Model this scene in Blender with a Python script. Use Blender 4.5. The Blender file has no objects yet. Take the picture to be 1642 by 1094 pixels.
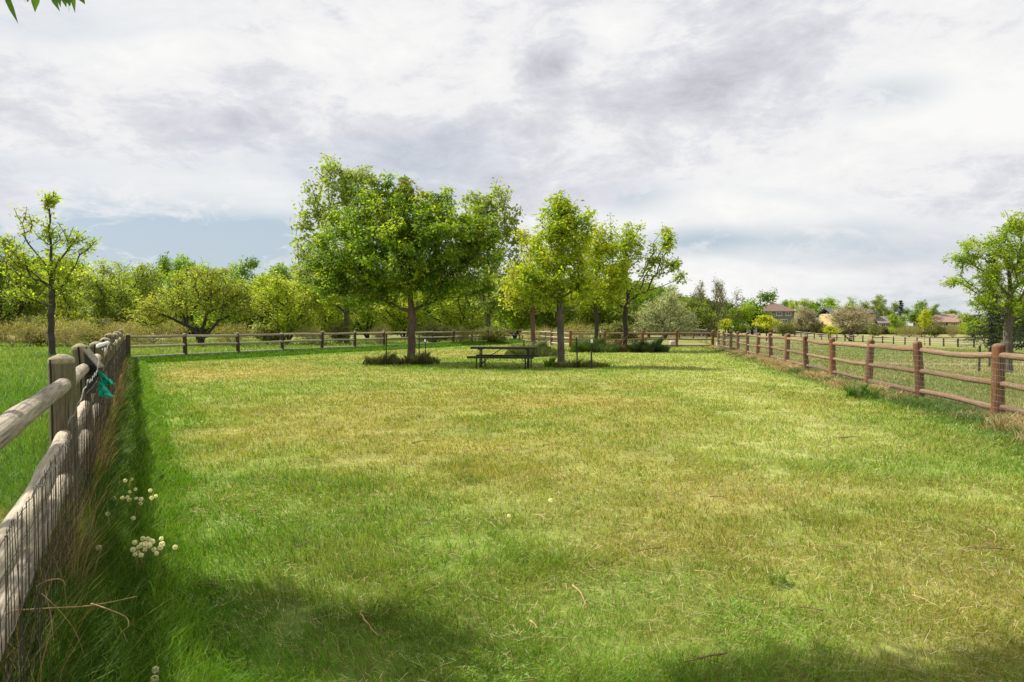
import bpy, math, random
import numpy as np
from mathutils import Vector, Matrix
C = bpy.context.scene.collection
F = 1095.0; CU = 821.0; HV = 523.0; CAMZ = 1.5
PI = math.pi

# ------------------------------------------------------------------ helpers
def link(o, parent=None):
    C.objects.link(o)
    if parent is not None: o.parent = parent
    return o
def tag(o, label, cat, group=None):
    o['label'] = label; o['category'] = cat
    if group: o['group'] = group
    return o
def thing(name, label, cat, loc=(0,0,0), rotz=0, group=None):
    o = bpy.data.objects.new(name, None); link(o)
    o.location = loc; o.rotation_euler = (0,0,rotz); o.empty_display_size = .2
    return tag(o, label, cat, group)
def npmesh(name, V, sizes, idx, col=None, smooth=False):
    """V (n,3); sizes (f,) corner counts; idx flat corner indices; col (n,3) vertex colours"""
    me = bpy.data.meshes.new(name)
    V = np.ascontiguousarray(V, dtype=np.float32); n = len(V)
    sizes = np.asarray(sizes, dtype=np.int32); idx = np.asarray(idx, dtype=np.int32).ravel()
    me.vertices.add(n); me.vertices.foreach_set('co', V.ravel())
    me.loops.add(len(idx)); me.loops.foreach_set('vertex_index', idx)
    me.polygons.add(len(sizes))
    st = np.zeros(len(sizes), dtype=np.int32); st[1:] = np.cumsum(sizes)[:-1]
    me.polygons.foreach_set('loop_start', st)
    try: me.polygons.foreach_set('loop_total', sizes)
    except Exception: pass
    me.polygons.foreach_set('use_smooth', np.full(len(sizes), smooth, dtype=bool))
    if col is not None:
        a = me.color_attributes.new('col', 'FLOAT_COLOR', 'POINT')
        c4 = np.ones((n,4), dtype=np.float32); c4[:,:3] = col
        a.data.foreach_set('color', c4.ravel())
    me.update(calc_edges=True)
    return me
def obj(name, me, mat, parent=None, loc=None, kind=None):
    o = bpy.data.objects.new(name, me)
    if mat is not None and len(me.materials) == 0: me.materials.append(mat)
    link(o, parent)
    if loc is not None: o.location = loc
    if kind: o['kind'] = kind
    return o
class MB:
    def __init__(s): s.v = []; s.f = []
    def add(s, v, f):
        b = len(s.v); s.v += [tuple(p) for p in v]; s.f += [tuple(i+b for i in q) for q in f]
    def box(s, x0, x1, y0, y1, z0, z1):
        s.add([(x0,y0,z0),(x1,y0,z0),(x1,y1,z0),(x0,y1,z0),(x0,y0,z1),(x1,y0,z1),(x1,y1,z1),(x0,y1,z1)],
              [(0,3,2,1),(4,5,6,7),(0,1,5,4),(1,2,6,5),(2,3,7,6),(3,0,4,7)])
    def tube(s, pts, rad, n=6, caps=True):
        pts = [Vector(p) for p in pts]; m = len(pts)
        if not hasattr(rad, '__len__'): rad = [rad]*m
        vs = []; fs = []
        for i, p in enumerate(pts):
            d = (pts[min(i+1,m-1)] - pts[max(i-1,0)]).normalized()
            a = d.cross(Vector((0,0,1)) if abs(d.z) < .9 else Vector((1,0,0))).normalized(); b = d.cross(a)
            for k in range(n):
                t = 2*PI*k/n
                vs.append(p + (a*math.cos(t)+b*math.sin(t))*rad[i])
        for i in range(m-1):
            for k in range(n):
                fs.append((i*n+k, i*n+(k+1)%n, (i+1)*n+(k+1)%n, (i+1)*n+k))
        if caps:
            fs.append(tuple(range(n))[::-1]); fs.append(tuple((m-1)*n+k for k in range(n)))
        s.add(vs, fs)
    def mesh(s, name, smooth=False):
        me = bpy.data.meshes.new(name); me.from_pydata(s.v, [], s.f); me.update()
        if smooth:
            me.polygons.foreach_set('use_smooth', [True]*len(me.polygons))
        import bmesh
        bm = bmesh.new(); bm.from_mesh(me); bmesh.ops.recalc_face_normals(bm, faces=bm.faces); bm.to_mesh(me); bm.free()
        return me
    def build(s, name, mat, parent=None, smooth=False, loc=None):
        return obj(name, s.mesh(name, smooth), mat, parent, loc)

# value noise
_rng = np.random.default_rng(5)
_lat = _rng.random((256,256))
def vnoise(x, y, s, off=0):
    x = np.asarray(x, float)/s + 37.3 + off*11.7; y = np.asarray(y, float)/s + 91.1 + off*7.3
    xi = np.floor(x).astype(int); yi = np.floor(y).astype(int); fx = x-xi; fy = y-yi
    fx = fx*fx*(3-2*fx); fy = fy*fy*(3-2*fy)
    a = _lat[xi%256, yi%256]; b = _lat[(xi+1)%256, yi%256]; c = _lat[xi%256, (yi+1)%256]; d = _lat[(xi+1)%256, (yi+1)%256]
    return (a*(1-fx)+b*fx)*(1-fy)+(c*(1-fx)+d*fx)*fy
def fbm(x, y, s, off=0, o=4):
    t = 0; w = 0; a = 1.
    for k in range(o):
        t = t + a*vnoise(x, y, s/2**k, off+k*3); w += a; a *= .55
    return t/w
def ss(a, b, x):
    t = np.clip((np.asarray(x, float)-a)/(b-a), 0, 1); return t*t*(3-2*t)

# terrain
def rel_right(x, y): return x - (7.64 + .18*(y-10.7))
def gz(x, y):
    x = np.asarray(x, float); y = np.asarray(y, float)
    r = rel_right(x, y)
    z = -.45*ss(0.5, 10, r) - 1.0*ss(12, 42, r)*ss(20, 55, y)
    z = z*(1-ss(130, 180, y))
    z = z + .07*(vnoise(x, y, 4.5, 2)-.5)*ss(2, 8, y) + .25*(vnoise(x, y, 30, 4)-.5)*ss(45, 90, y)
    # a shallow dip toward the back left corner of the meadow
    return z
def gzf(x, y): return float(gz(x, y))
def at(u, v, z=0.):
    """ground/world point seen at photo pixel u,v on height z"""
    D = (CAMZ-z)*F/(v-HV); return ((u-CU)/F*D, D, z)
def X(u, D): return (u-CU)/F*D
def Z(v, D): return CAMZ+(HV-v)/F*D

# ------------------------------------------------------------------ materials
def newmat(name):
    m = bpy.data.materials.new(name); m.use_nodes = True
    nt = m.node_tree; nt.nodes.clear(); return m, nt, nt.nodes, nt.links
def simple(name, col, rough=.7, noise=0, scale=20, bump=0, metal=0, spec=.4, stretch=None):
    m, nt, N, L = newmat(name)
    out = N.new('ShaderNodeOutputMaterial'); p = N.new('ShaderNodeBsdfPrincipled')
    L.new(p.outputs[0], out.inputs[0])
    p.inputs['Roughness'].default_value = rough; p.inputs['Metallic'].default_value = metal
    p.inputs['Specular IOR Level'].default_value = spec
    p.inputs['Base Color'].default_value = (*col, 1)
    if noise or bump:
        tc = N.new('ShaderNodeTexCoord'); mp = N.new('ShaderNodeMapping'); L.new(tc.outputs['Object'], mp.inputs[0])
        if stretch: mp.inputs['Scale'].default_value = stretch
        nz = N.new('ShaderNodeTexNoise'); nz.inputs['Scale'].default_value = scale; nz.inputs['Detail'].default_value = 5
        L.new(mp.outputs[0], nz.inputs['Vector'])
        if noise:
            r = N.new('ShaderNodeMapRange'); r.inputs[1].default_value = .3; r.inputs[2].default_value = .7
            r.inputs[3].default_value = 1-noise; r.inputs[4].default_value = 1+noise
            L.new(nz.outputs[0], r.inputs[0])
            mx = N.new('ShaderNodeVectorMath'); mx.operation = 'SCALE'; mx.inputs[0].default_value = col
            L.new(r.outputs[0], mx.inputs['Scale']); L.new(mx.outputs[0], p.inputs['Base Color'])
        if bump:
            b = N.new('ShaderNodeBump'); b.inputs['Strength'].default_value = bump; b.inputs['Distance'].default_value = .02
            L.new(nz.outputs[0], b.inputs['Height']); L.new(b.outputs[0], p.inputs['Normal'])
    return m
def wood(name, c_lo, c_hi, c_patch, axis, patch=.45, bump=.6):
    """weathered round timber, grain along the given axis of the object"""
    m, nt, N, L = newmat(name)
    out = N.new('ShaderNodeOutputMaterial'); p = N.new('ShaderNodeBsdfPrincipled'); L.new(p.outputs[0], out.inputs[0])
    p.inputs['Roughness'].default_value = .82; p.inputs['Specular IOR Level'].default_value = .25
    tc = N.new('ShaderNodeTexCoord'); oi = N.new('ShaderNodeObjectInfo')
    ad = N.new('ShaderNodeVectorMath'); ad.operation = 'ADD'
    sc = N.new('ShaderNodeVectorMath'); sc.operation = 'SCALE'; sc.inputs['Scale'].default_value = 37
    cb = N.new('ShaderNodeCombineXYZ'); L.new(oi.outputs['Random'], cb.inputs[0]); L.new(oi.outputs['Random'], cb.inputs[1])
    L.new(cb.outputs[0], sc.inputs[0]); L.new(tc.outputs['Object'], ad.inputs[0]); L.new(sc.outputs[0], ad.inputs[1])
    mp = N.new('ShaderNodeMapping'); L.new(ad.outputs[0], mp.inputs[0])
    s = [1,1,1]; s[axis] = .045; mp.inputs['Scale'].default_value = s
    n1 = N.new('ShaderNodeTexNoise'); n1.inputs['Scale'].default_value = 70; n1.inputs['Detail'].default_value = 6; n1.inputs['Roughness'].default_value = .65
    L.new(mp.outputs[0], n1.inputs['Vector'])
    r1 = N.new('ShaderNodeValToRGB'); e = r1.color_ramp.elements
    e[0].position = .33; e[0].color = (*c_lo,1); e[1].position = .66; e[1].color = (*c_hi,1); L.new(n1.outputs[0], r1.inputs[0])
    mp2 = N.new('ShaderNodeMapping'); L.new(ad.outputs[0], mp2.inputs[0]); s2=[1,1,1]; s2[axis]=.35; mp2.inputs['Scale'].default_value = s2
    n2 = N.new('ShaderNodeTexNoise'); n2.inputs['Scale'].default_value = 7; n2.inputs['Detail'].default_value = 5; L.new(mp2.outputs[0], n2.inputs['Vector'])
    r2 = N.new('ShaderNodeMapRange'); r2.inputs[1].default_value = patch; r2.inputs[2].default_value = patch+.2; L.new(n2.outputs[0], r2.inputs[0])
    mx = N.new('ShaderNodeMix'); mx.data_type = 'RGBA'; L.new(r2.outputs[0], mx.inputs[0]); L.new(r1.outputs[0], mx.inputs[6]); mx.inputs[7].default_value = (*c_patch,1)
    ms = N.new('ShaderNodeMix'); ms.data_type = 'RGBA'; ms.inputs[0].default_value = .55; L.new(r1.outputs[0], ms.inputs[6]); L.new(mx.outputs[2], ms.inputs[7])
    # per-object tone
    tr = N.new('ShaderNodeMapRange'); tr.inputs[3].default_value = .78; tr.inputs[4].default_value = 1.2; L.new(oi.outputs['Random'], tr.inputs[0])
    tn = N.new('ShaderNodeVectorMath'); tn.operation = 'SCALE'; L.new(ms.outputs[2], tn.inputs[0]); L.new(tr.outputs[0], tn.inputs['Scale'])
    L.new(tn.outputs[0], p.inputs['Base Color'])
    b = N.new('ShaderNodeBump'); b.inputs['Strength'].default_value = bump; b.inputs['Distance'].default_value = .01
    L.new(n1.outputs[0], b.inputs['Height']); L.new(b.outputs[0], p.inputs['Normal'])
    return m
def leafmat(name, trans=.4, rough=.5, spec=.3, gain=1.0):
    m, nt, N, L = newmat(name)
    out = N.new('ShaderNodeOutputMaterial'); p = N.new('ShaderNodeBsdfPrincipled'); t = N.new('ShaderNodeBsdfTranslucent'); mx = N.new('ShaderNodeMixShader')
    at_ = N.new('ShaderNodeAttribute'); at_.attribute_name = 'col'
    p.inputs['Roughness'].default_value = rough; p.inputs['Specular IOR Level'].default_value = spec
    L.new(at_.outputs['Color'], p.inputs['Base Color'])
    sc = N.new('ShaderNodeVectorMath'); sc.operation = 'MULTIPLY'; sc.inputs[1].default_value = (1.35*gain, 1.3*gain, .6*gain)
    L.new(at_.outputs['Color'], sc.inputs[0]); L.new(sc.outputs[0], t.inputs[0])
    mx.inputs[0].default_value = trans; L.new(p.outputs[0], mx.inputs[1]); L.new(t.outputs[0], mx.inputs[2]); L.new(mx.outputs[0], out.inputs[0])
    return m
M = {}
M['leaf'] = leafmat('leaf', trans=.5)
M['grass'] = leafmat('grass_blade', trans=.32, rough=.6, spec=.14)
M['dry'] = leafmat('dry_grass', trans=.25, rough=.7, spec=.15)
M['bark'] = simple('bark_grey', (.10,.085,.065), .9, .45, 14, .9, stretch=(1,1,.22))
M['bark_red'] = simple('bark_red', (.12,.075,.052), .9, .4, 14, .8, stretch=(1,1,.25))
M['bark_dark'] = simple('bark_dark', (.05,.042,.035), .9, .4, 12, .6, stretch=(1,1,.3))
M['post_grey'] = wood('post_weathered', (.055,.045,.028), (.26,.215,.14), (.14,.135,.06), 2, bump=1.0)
M['rail_grey'] = wood('rail_weathered', (.16,.13,.09), (.56,.49,.37), (.38,.33,.22), 0, bump=1.0)
M['post_red'] = wood('post_stained', (.07,.026,.011), (.27,.115,.045), (.24,.14,.09), 2, patch=.52, bump=1.0)
M['rail_red'] = wood('rail_stained', (.12,.07,.04), (.34,.235,.145), (.26,.13,.065), 0)
M['post_dark'] = wood('post_dark', (.035,.025,.017), (.11,.08,.055), (.08,.055,.04), 2)
M['rail_dark'] = wood('rail_dark', (.07,.045,.03), (.2,.14,.10), (.12,.08,.05), 0)
M['post_top_red'] = simple('post_end_grain_brown', (.20,.12,.07), .9, .45, 40, .6)
M['post_top'] = simple('post_end_grain', (.30,.25,.15), .9, .35, 30, .5)
M['crack'] = simple('crack_dark', (.012,.01,.008), .95)
M['wire'] = simple('galvanised_wire', (.36,.35,.32), .5, .3, 40, metal=.6)
M['wire_mid'] = simple('old_wire', (.24,.22,.19), .55, .35, 60, metal=.4)
M['wire_dark'] = simple('rusty_wire', (.09,.07,.055), .6, .3, 40, metal=.4)
M['black'] = simple('black_steel', (.012,.012,.014), .38, .2, 9)
M['tpost'] = simple('green_steel_post', (.02,.03,.024), .6, .3, 30)
M['white'] = simple('white_paint', (.75,.75,.72), .5, .08, 6)
M['twig'] = simple('twig_bark', (.20,.12,.065), .85, .4, 60)
M['stalk'] = simple('dry_stalk', (.42,.28,.12), .75, .3, 40)
SKY_TONE = [(300,290,260,150,.07),(650,70,420,130,.05),(930,60,260,110,.10),(60,200,260,90,-.12),(340,215,190,90,-.16),
  (760,250,420,120,-.03),(1200,110,420,150,-.07),(1560,130,230,110,.12),(1500,190,260,60,.06),(870,110,70,40,-.22),(920,75,70,45,-.12),
  (250,130,350,90,.10),(1250,470,500,60,.10),(430,330,110,120,.08),(150,60,300,120,.06),(1150,300,500,90,.02)]
SKY_GAP = [(120,390,440,125,1.15),(420,400,230,80,.9),(1010,315,120,45,.6),(1420,155,110,40,.5),(1250,385,330,40,.55),(1450,410,200,30,.5),(1500,480,260,50,.6),(30,20,120,60,.4),(1110,385,120,35,.5)]
GD = 1.0
# ------------------------------------------------------------------ camera, sun, sky
sc = bpy.context.scene
cam = bpy.data.cameras.new('camera'); co = bpy.data.objects.new('camera', cam); C.objects.link(co); sc.camera = co
cam.sensor_width = 36; cam.lens = 36*F/1642; cam.clip_end = 6000; cam.clip_start = .05
pitch = math.atan((547-HV)/F)
co.location = (0,0,CAMZ); co.rotation_euler = (PI/2 - pitch, 0, 0)
SUN = Vector((-.80, .36, 1.0)).normalized()
sl = bpy.data.lights.new('sun', 'SUN'); sl.energy = 4.1; sl.angle = math.radians(.5); sl.color = (1.0,.955,.87)
so = bpy.data.objects.new('sun', sl); C.objects.link(so); so.rotation_euler = (-SUN).to_track_quat('-Z','Y').to_euler(); so.location = (-20, 10, 40)
sc.view_settings.view_transform = 'Standard'; sc.view_settings.look = 'None'; sc.view_settings.exposure = 0.72; sc.view_settings.gamma = 1

w = bpy.data.worlds.new('World'); sc.world = w; w.use_nodes = True
N = w.node_tree.nodes; L = w.node_tree.links; N.clear()
wo = N.new('ShaderNodeOutputWorld'); bg = N.new('ShaderNodeBackground'); L.new(bg.outputs[0], wo.inputs[0]); bg.inputs[1].default_value = .1
sky = N.new('ShaderNodeTexSky'); sky.sky_type = 'NISHITA'; sky.sun_disc = False
sky.sun_elevation = math.asin(SUN.z); sky.sun_rotation = math.atan2(SUN.x, SUN.y)
def mth(op, a, b=None, c=None, clamp=False):
    n = N.new('ShaderNodeMath'); n.operation = op; n.use_clamp = clamp
    for i, v in enumerate((a, b, c)):
        if v is None: continue
        if hasattr(v, 'is_linked') or hasattr(v, 'links'): L.new(v, n.inputs[i])
        else: n.inputs[i].default_value = v
    return n.outputs[0]
def mixc(f, a, b):
    n = N.new('ShaderNodeMix'); n.data_type = 'RGBA'
    if hasattr(f, 'links'): L.new(f, n.inputs[0])
    else: n.inputs[0].default_value = f
    for k, v in ((6,a),(7,b)):
        if hasattr(v, 'links'): L.new(v, n.inputs[k])
        else: n.inputs[k].default_value = (*v,1)
    return n.outputs[2]
tc = N.new('ShaderNodeTexCoord'); sep = N.new('ShaderNodeSeparateXYZ'); L.new(tc.outputs['Generated'], sep.inputs[0])
dz = mth('MAXIMUM', sep.outputs[2], 0.0)
den = mth('ADD', dz, .30)
px = mth('DIVIDE', sep.outputs[0], den); py = mth('DIVIDE', sep.outputs[1], den)
pc = N.new('ShaderNodeCombineXYZ'); L.new(px, pc.inputs[0]); L.new(py, pc.inputs[1])
def noise(vec, scale, detail=6, rough=.55, dist=0., off=(0,0,0), st=(1,1,1)):
    mp = N.new('ShaderNodeMapping'); L.new(vec, mp.inputs[0]); mp.inputs['Location'].default_value = off; mp.inputs['Scale'].default_value = st
    n = N.new('ShaderNodeTexNoise'); n.inputs['Scale'].default_value = scale; n.inputs['Detail'].default_value = detail
    n.inputs['Roughness'].default_value = rough; n.inputs['Distortion'].default_value = dist; L.new(mp.outputs[0], n.inputs['Vector']); return n.outputs[0]
def mr(v, a, b, c=0., d=1., smooth=True):
    n = N.new('ShaderNodeMapRange'); n.interpolation_type = 'SMOOTHSTEP' if smooth else 'LINEAR'
    L.new(v, n.inputs[0]); n.inputs[1].default_value = a; n.inputs[2].default_value = b; n.inputs[3].default_value = c; n.inputs[4].default_value = d; return n.outputs[0]
def blob(u, v, ru, rv):
    """soft patch of sky round the direction seen at photo pixel u,v"""
    d = Vector(((u-CU)/F, 1, (HV-v)/F)); d.normalize()
    s = N.new('ShaderNodeVectorMath'); s.operation = 'SUBTRACT'; L.new(tc.outputs['Generated'], s.inputs[0]); s.inputs[1].default_value = d
    k = N.new('ShaderNodeVectorMath'); k.operation = 'MULTIPLY'; L.new(s.outputs[0], k.inputs[0]); k.inputs[1].default_value = (F/ru, F/max(ru,rv), F/rv)
    l = N.new('ShaderNodeVectorMath'); l.operation = 'LENGTH'; L.new(k.outputs[0], l.inputs[0])
    return mr(l.outputs['Value'], 0., 1., 1., 0.)
d3 = N.new('ShaderNodeMapping'); L.new(tc.outputs['Generated'], d3.inputs[0]); d3.inputs['Scale'].default_value = (1.6,1.2,3.4); d3.inputs['Rotation'].default_value = (0,math.radians(-14),0)
big = noise(pc.outputs[0], .9, 5, .5, .3, (3.1,1.7,0))
mid = noise(d3.outputs[0], 2.3, 12, .64, .35, (.4,5.2,3))
fine = noise(d3.outputs[0], 7.5, 12, .70, .4, (7.,2.,1))
# cloud tone: grey undersides to white tops
t = mth('ADD', mth('MULTIPLY', mid, .80), mth('ADD', mth('MULTIPLY', big, .22), mth('MULTIPLY', fine, .46)))
for (u,v,ru,rv,a) in SKY_TONE:
    t = mth('ADD', t, mth('MULTIPLY', blob(u,v,ru,rv), a))
tone = mr(t, .48, .90, 0., 1., False)
rp = N.new('ShaderNodeValToRGB'); L.new(tone, rp.inputs[0]); e = rp.color_ramp.elements
e[0].position = 0; e[0].color = (.52,.52,.58,1); e[1].position = 1; e[1].color = (.95,.945,.93,1)
a = e.new(.30); a.color = (.655,.66,.715,1)
a = e.new(.50); a.color = (.75,.755,.80,1)
a = e.new(.66); a.color = (.87,.87,.88,1)
cl = N.new('ShaderNodeVectorMath'); cl.operation = 'SCALE'; L.new(rp.outputs[0], cl.inputs[0]); cl.inputs['Scale'].default_value = 6.15
# clear gaps
g = mth('MULTIPLY', mr(noise(pc.outputs[0], 1.1, 6, .55, .4, (11.,3.,0), (.6,1.5,1)), .50, .70), .5)
gap = mth('MULTIPLY', g, .6)
for (u,v,ru,rv,a) in SKY_GAP:
    nn = mr(mth('ADD', mth('MULTIPLY', mid, .5), mth('MULTIPLY', fine, .5)), .45, .56, .15, 1.0)
    gap = mth('ADD', gap, mth('MULTIPLY', mth('MULTIPLY', blob(u,v,ru,rv), nn), a))
gap = mth('MINIMUM', gap, .93)
# thin veil over the clear gaps keeps them pale
veil = mixc(.85, sky.outputs[0], (2.6,3.15,3.7))
colr = mixc(gap, cl.outputs[0], veil)
L.new(colr, bg.inputs[0])
# ------------------------------------------------------------------ lawn colours (real patches of dry and lush grass)
GREEN = np.array((.15,.245,.035)); OLIVE = np.array((.265,.265,.062)); STRAW = np.array((.42,.335,.135)); PALE = np.array((.35,.37,.12))
OCHRE = np.array((.36,.285,.085)); LUSH = np.array((.085,.19,.012)); DARKG = np.array((.07,.15,.025))
PATCH = [ # x, y, rx, ry, colour, weight
 (-9.2,22.,4.6,2.2,OCHRE,.8), (-9,18,4,2.5,OCHRE,.3), (-3.6,8.4,1.9,2.3,OCHRE,.38), (-2.5,14,5,3,OLIVE,.5), (1.2,13.,3.4,3.2,OCHRE,.40), (1.5,8.,1.8,1.8,OCHRE,.30),
 (4.6,13,.9,7.,PALE,.95),(3.6,8.6,.7,2.2,PALE,.8), (6.5,21.,2.2,7.,PALE,.8), (2.4,6.5,1.1,.9,STRAW,.62), (2.7,8.2,1.2,1.6,PALE,.75), (4.,7.2,1.6,.7,GREEN,.6),
 (3.2,4.4,1.5,1.2,OLIVE,.6), (2.6,3.2,1.5,.6,OCHRE,.35), (1.2,4.8,1.2,.8,OCHRE,.22), (-1.4,5.2,1.7,1.2,GREEN,.7), (-.2,4.4,.7,1.,GREEN,.7), (-2.8,6.2,1.1,2.,GREEN,.5),
 (-1.2,3.4,1.5,.7,DARKG,.3), (6.2,9.,1.5,1.5,DARKG,.25), (0,20,5,2.,PALE,.5), (9,34,6,9,PALE,.6), (-4,17.5,3,2,GREEN,.35), (-12.3,25,3,2.5,GREEN,.3), (.8,3.4,.8,.5,PALE,.35), (.3,5.9,.8,.6,PALE,.35)]
def inside(x, y):
    a = x > -.535-.552*y
    b = x < 7.64+.18*(y-10.7)
    yb = 28 + (x+16)*(2.77/1.27)
    c = y < np.where(x < .7, yb, np.where(x < 4.1, 64-(x-.7)*4.7, 48))
    return a & b & c
def lawn_color(x, y):
    n1 = fbm(x, y, 3.2, 1); n2 = fbm(x, y, .9, 5); n3 = fbm(x, y, 9, 8, 3)
    t = ss(.36, .64, .5*n1+.28*n2+.22*n3)[:,None]
    c = (GREEN*1.08)*(1-t) + OLIVE*t
    n4 = fbm(x, y, .28, 15, 3)
    c = c*(1+.55*(n4-.5))[:,None]; k4 = (ss(.54,.72,n4)*.45)[:,None]; c = c*(1-k4)+np.array((.40,.37,.14))*k4*(.6+.4*n2[:,None]); k5=(ss(.55,.72,1-n4)*.40)[:,None]; c = c*(1-k5)+GREEN*.9*k5
    for (px_, py_, rx, ry, col, wt) in PATCH:
        d = ((x-px_)/rx)**2+((y-py_)/ry)**2
        k = (wt*np.exp(-d*1.1)*np.clip(.45+1.1*n2, 0, 1.3))[:,None]; k = np.clip(k, 0, 1)
        c = c*(1-k)+col*k
    c = c*1.18+np.array((.012,.006,.004))
    # lush, unmown strips at the fences
    dl = x + .535+.552*y
    wl = .5+.25*vnoise(x, y, 1.3, 3)
    k = ((1-ss(wl*.6, wl*3.2, dl+.6*(n2-.5)))*.9)[:,None]; c = c*(1-k)+LUSH*1.2*k
    dr = (7.64+.18*(y-10.7)) - x
    k = ((1-ss(.5, 1.7, dr+.5*(n2-.5)))*.65)[:,None]; c = c*(1-k)+(DARKG*1.5)*k
    yb = 28 + (x+16)*(2.77/1.27)
    k = ((1-ss(1.0, 2.6, (yb-y)*.42))*.85)[:,None]*(x<1)[:,None]; c = c*(1-k)+LUSH*1.05*k
    return c
def field_color(x, y):
    n1 = fbm(x, y, 14, 2); n2 = fbm(x, y, 3, 6); n3 = fbm(x, y*1.6, 40, 9, 3)
    t = ss(.35, .62, .55*n1+.45*n2)[:,None]
    left = (x < -.535-.552*y) | (y > 28+(x+16)*2.18)
    cR = np.array((.19,.245,.06))*(1-t)+np.array((.30,.29,.11))*t
    cL = np.array((.14,.23,.045))*(1-t)+np.array((.25,.29,.07))*t
    cR = cR*(1-.55*ss(130,160,y)[:,None]) + np.array((.40,.34,.16))*.55*ss(130,160,y)[:,None]
    # bare tan track in the mown field
    k = np.exp(-((y-33-.25*(x-18)+.7*np.sin(x*.5))/.55)**2)*((x>13)&(x<30))
    k = (k*.8)[:,None]; cR = cR*(1-k)+np.array((.46,.36,.23))*k
    # tan scrub belt at the foot of the wood
    kk = ss(42, 55, y+.25*x+6*(n1-.5))[:,None]*(x<20)[:,None]*.75
    cL = cL*(1-kk)+np.where((x<-.48*y)[:,None], np.array((.34,.29,.14)), np.array((.24,.27,.08)))*kk
    # trodden tan ground outside the left fence
    dl = -(x + .535+.552*y)
    kd = ((1-ss(.5,1.5,np.abs(dl-.75)))*(y<5.2)*.8)[:,None]; cL = cL*(1-kd)+np.array((.40,.32,.2))*kd
    return np.where(left[:,None], cL, cR)
BARE = [(-4.03,27.2,2.1,1.5),(1.9,25.4,1.9,1.1),(4.9,40,1.2,1.6),(6.9,41.5,1.6,1.8),(1.3,44,1.4,1.6),(-1.5,24.2,.3,.2)]
def ground_color(x, y):
    c = np.where(inside(x, y)[:,None], lawn_color(x, y), field_color(x, y))
    for (bx, by, rx, ry) in BARE:
        k = (np.exp(-(((x-bx)/rx)**2+((y-by)/ry)**2)**2*1.2)*(.3+.8*vnoise(x,y,.7,4)))[:,None]; k = np.clip(k,0,.85)
        c = c*(1-k)+np.array((.25,.17,.10))*k
    return c

# ------------------------------------------------------------------ ground sheet
def axis_pts(c, lo, hi, fine, span, n):
    s = np.linspace(-1, 1, n); k = 5.2
    p = np.sinh(k*s)/np.sinh(k)
    return c + np.where(p<0, -p*(lo-c)*-1*-1, p*(hi-c)) if False else c + np.where(p<0, p*(c-lo), p*(hi-c))
gx = axis_pts(0, -1800, 1800, 0, 0, 381)
gy = np.concatenate([np.linspace(-40, 1.5, 24)[:-1], 1.5 + (np.sinh(5.6*np.linspace(0,1,330))/math.sinh(5.6))*2400])
GX, GY = np.meshgrid(gx, gy); fx = GX.ravel(); fy = GY.ravel()
V = np.stack([fx, fy, gz(fx, fy)], 1)
nx, ny = len(gx), len(gy)
ii = np.arange(nx-1)[None,:] + np.arange(ny-1)[:,None]*nx
Q = np.stack([ii, ii+1, ii+1+nx, ii+nx], -1).reshape(-1,4)
m, nt, N, L = newmat('ground_soil_and_turf')
out = N.new('ShaderNodeOutputMaterial'); p = N.new('ShaderNodeBsdfPrincipled'); L.new(p.outputs[0], out.inputs[0])
p.inputs['Roughness'].default_value = .95; p.inputs['Specular IOR Level'].default_value = .1
a = N.new('ShaderNodeAttribute'); a.attribute_name = 'col'
geo = N.new('ShaderNodeNewGeometry')
n1 = N.new('ShaderNodeTexNoise'); n1.inputs['Scale'].default_value = 9; n1.inputs['Detail'].default_value = 9; n1.inputs['Roughness'].default_value = .7; L.new(geo.outputs['Position'], n1.inputs['Vector'])
n0 = N.new('ShaderNodeTexNoise'); n0.inputs['Scale'].default_value = .8; n0.inputs['Detail'].default_value = 8; n0.inputs['Roughness'].default_value = .65; L.new(geo.outputs['Position'], n0.inputs['Vector'])
r = N.new('ShaderNodeMapRange'); r.inputs[1].default_value = .3; r.inputs[2].default_value = .7; r.inputs[3].default_value = .55; r.inputs[4].default_value = 1.1; L.new(n1.outputs[0], r.inputs[0])
r0 = N.new('ShaderNodeMapRange'); r0.inputs[1].default_value = .35; r0.inputs[2].default_value = .65; r0.inputs[3].default_value = .8; r0.inputs[4].default_value = 1.15; L.new(n0.outputs[0], r0.inputs[0])
mu = N.new('ShaderNodeMath'); mu.operation = 'MULTIPLY'; L.new(r.outputs[0], mu.inputs[0]); L.new(r0.outputs[0], mu.inputs[1])
s = N.new('ShaderNodeVectorMath'); s.operation = 'SCALE'; L.new(a.outputs['Color'], s.inputs[0]); L.new(mu.outputs[0], s.inputs['Scale'])
L.new(s.outputs[0], p.inputs['Base Color'])
b = N.new('ShaderNodeBump'); b.inputs['Strength'].default_value = .8; b.inputs['Distance'].default_value = .05; L.new(n1.outputs[0], b.inputs['Height']); L.new(b.outputs[0], p.inputs['Normal'])
gcol = ground_color(fx, fy)
obj('ground', npmesh('ground', V, np.full(len(Q),4), Q, gcol, True), m, kind='structure')

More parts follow.
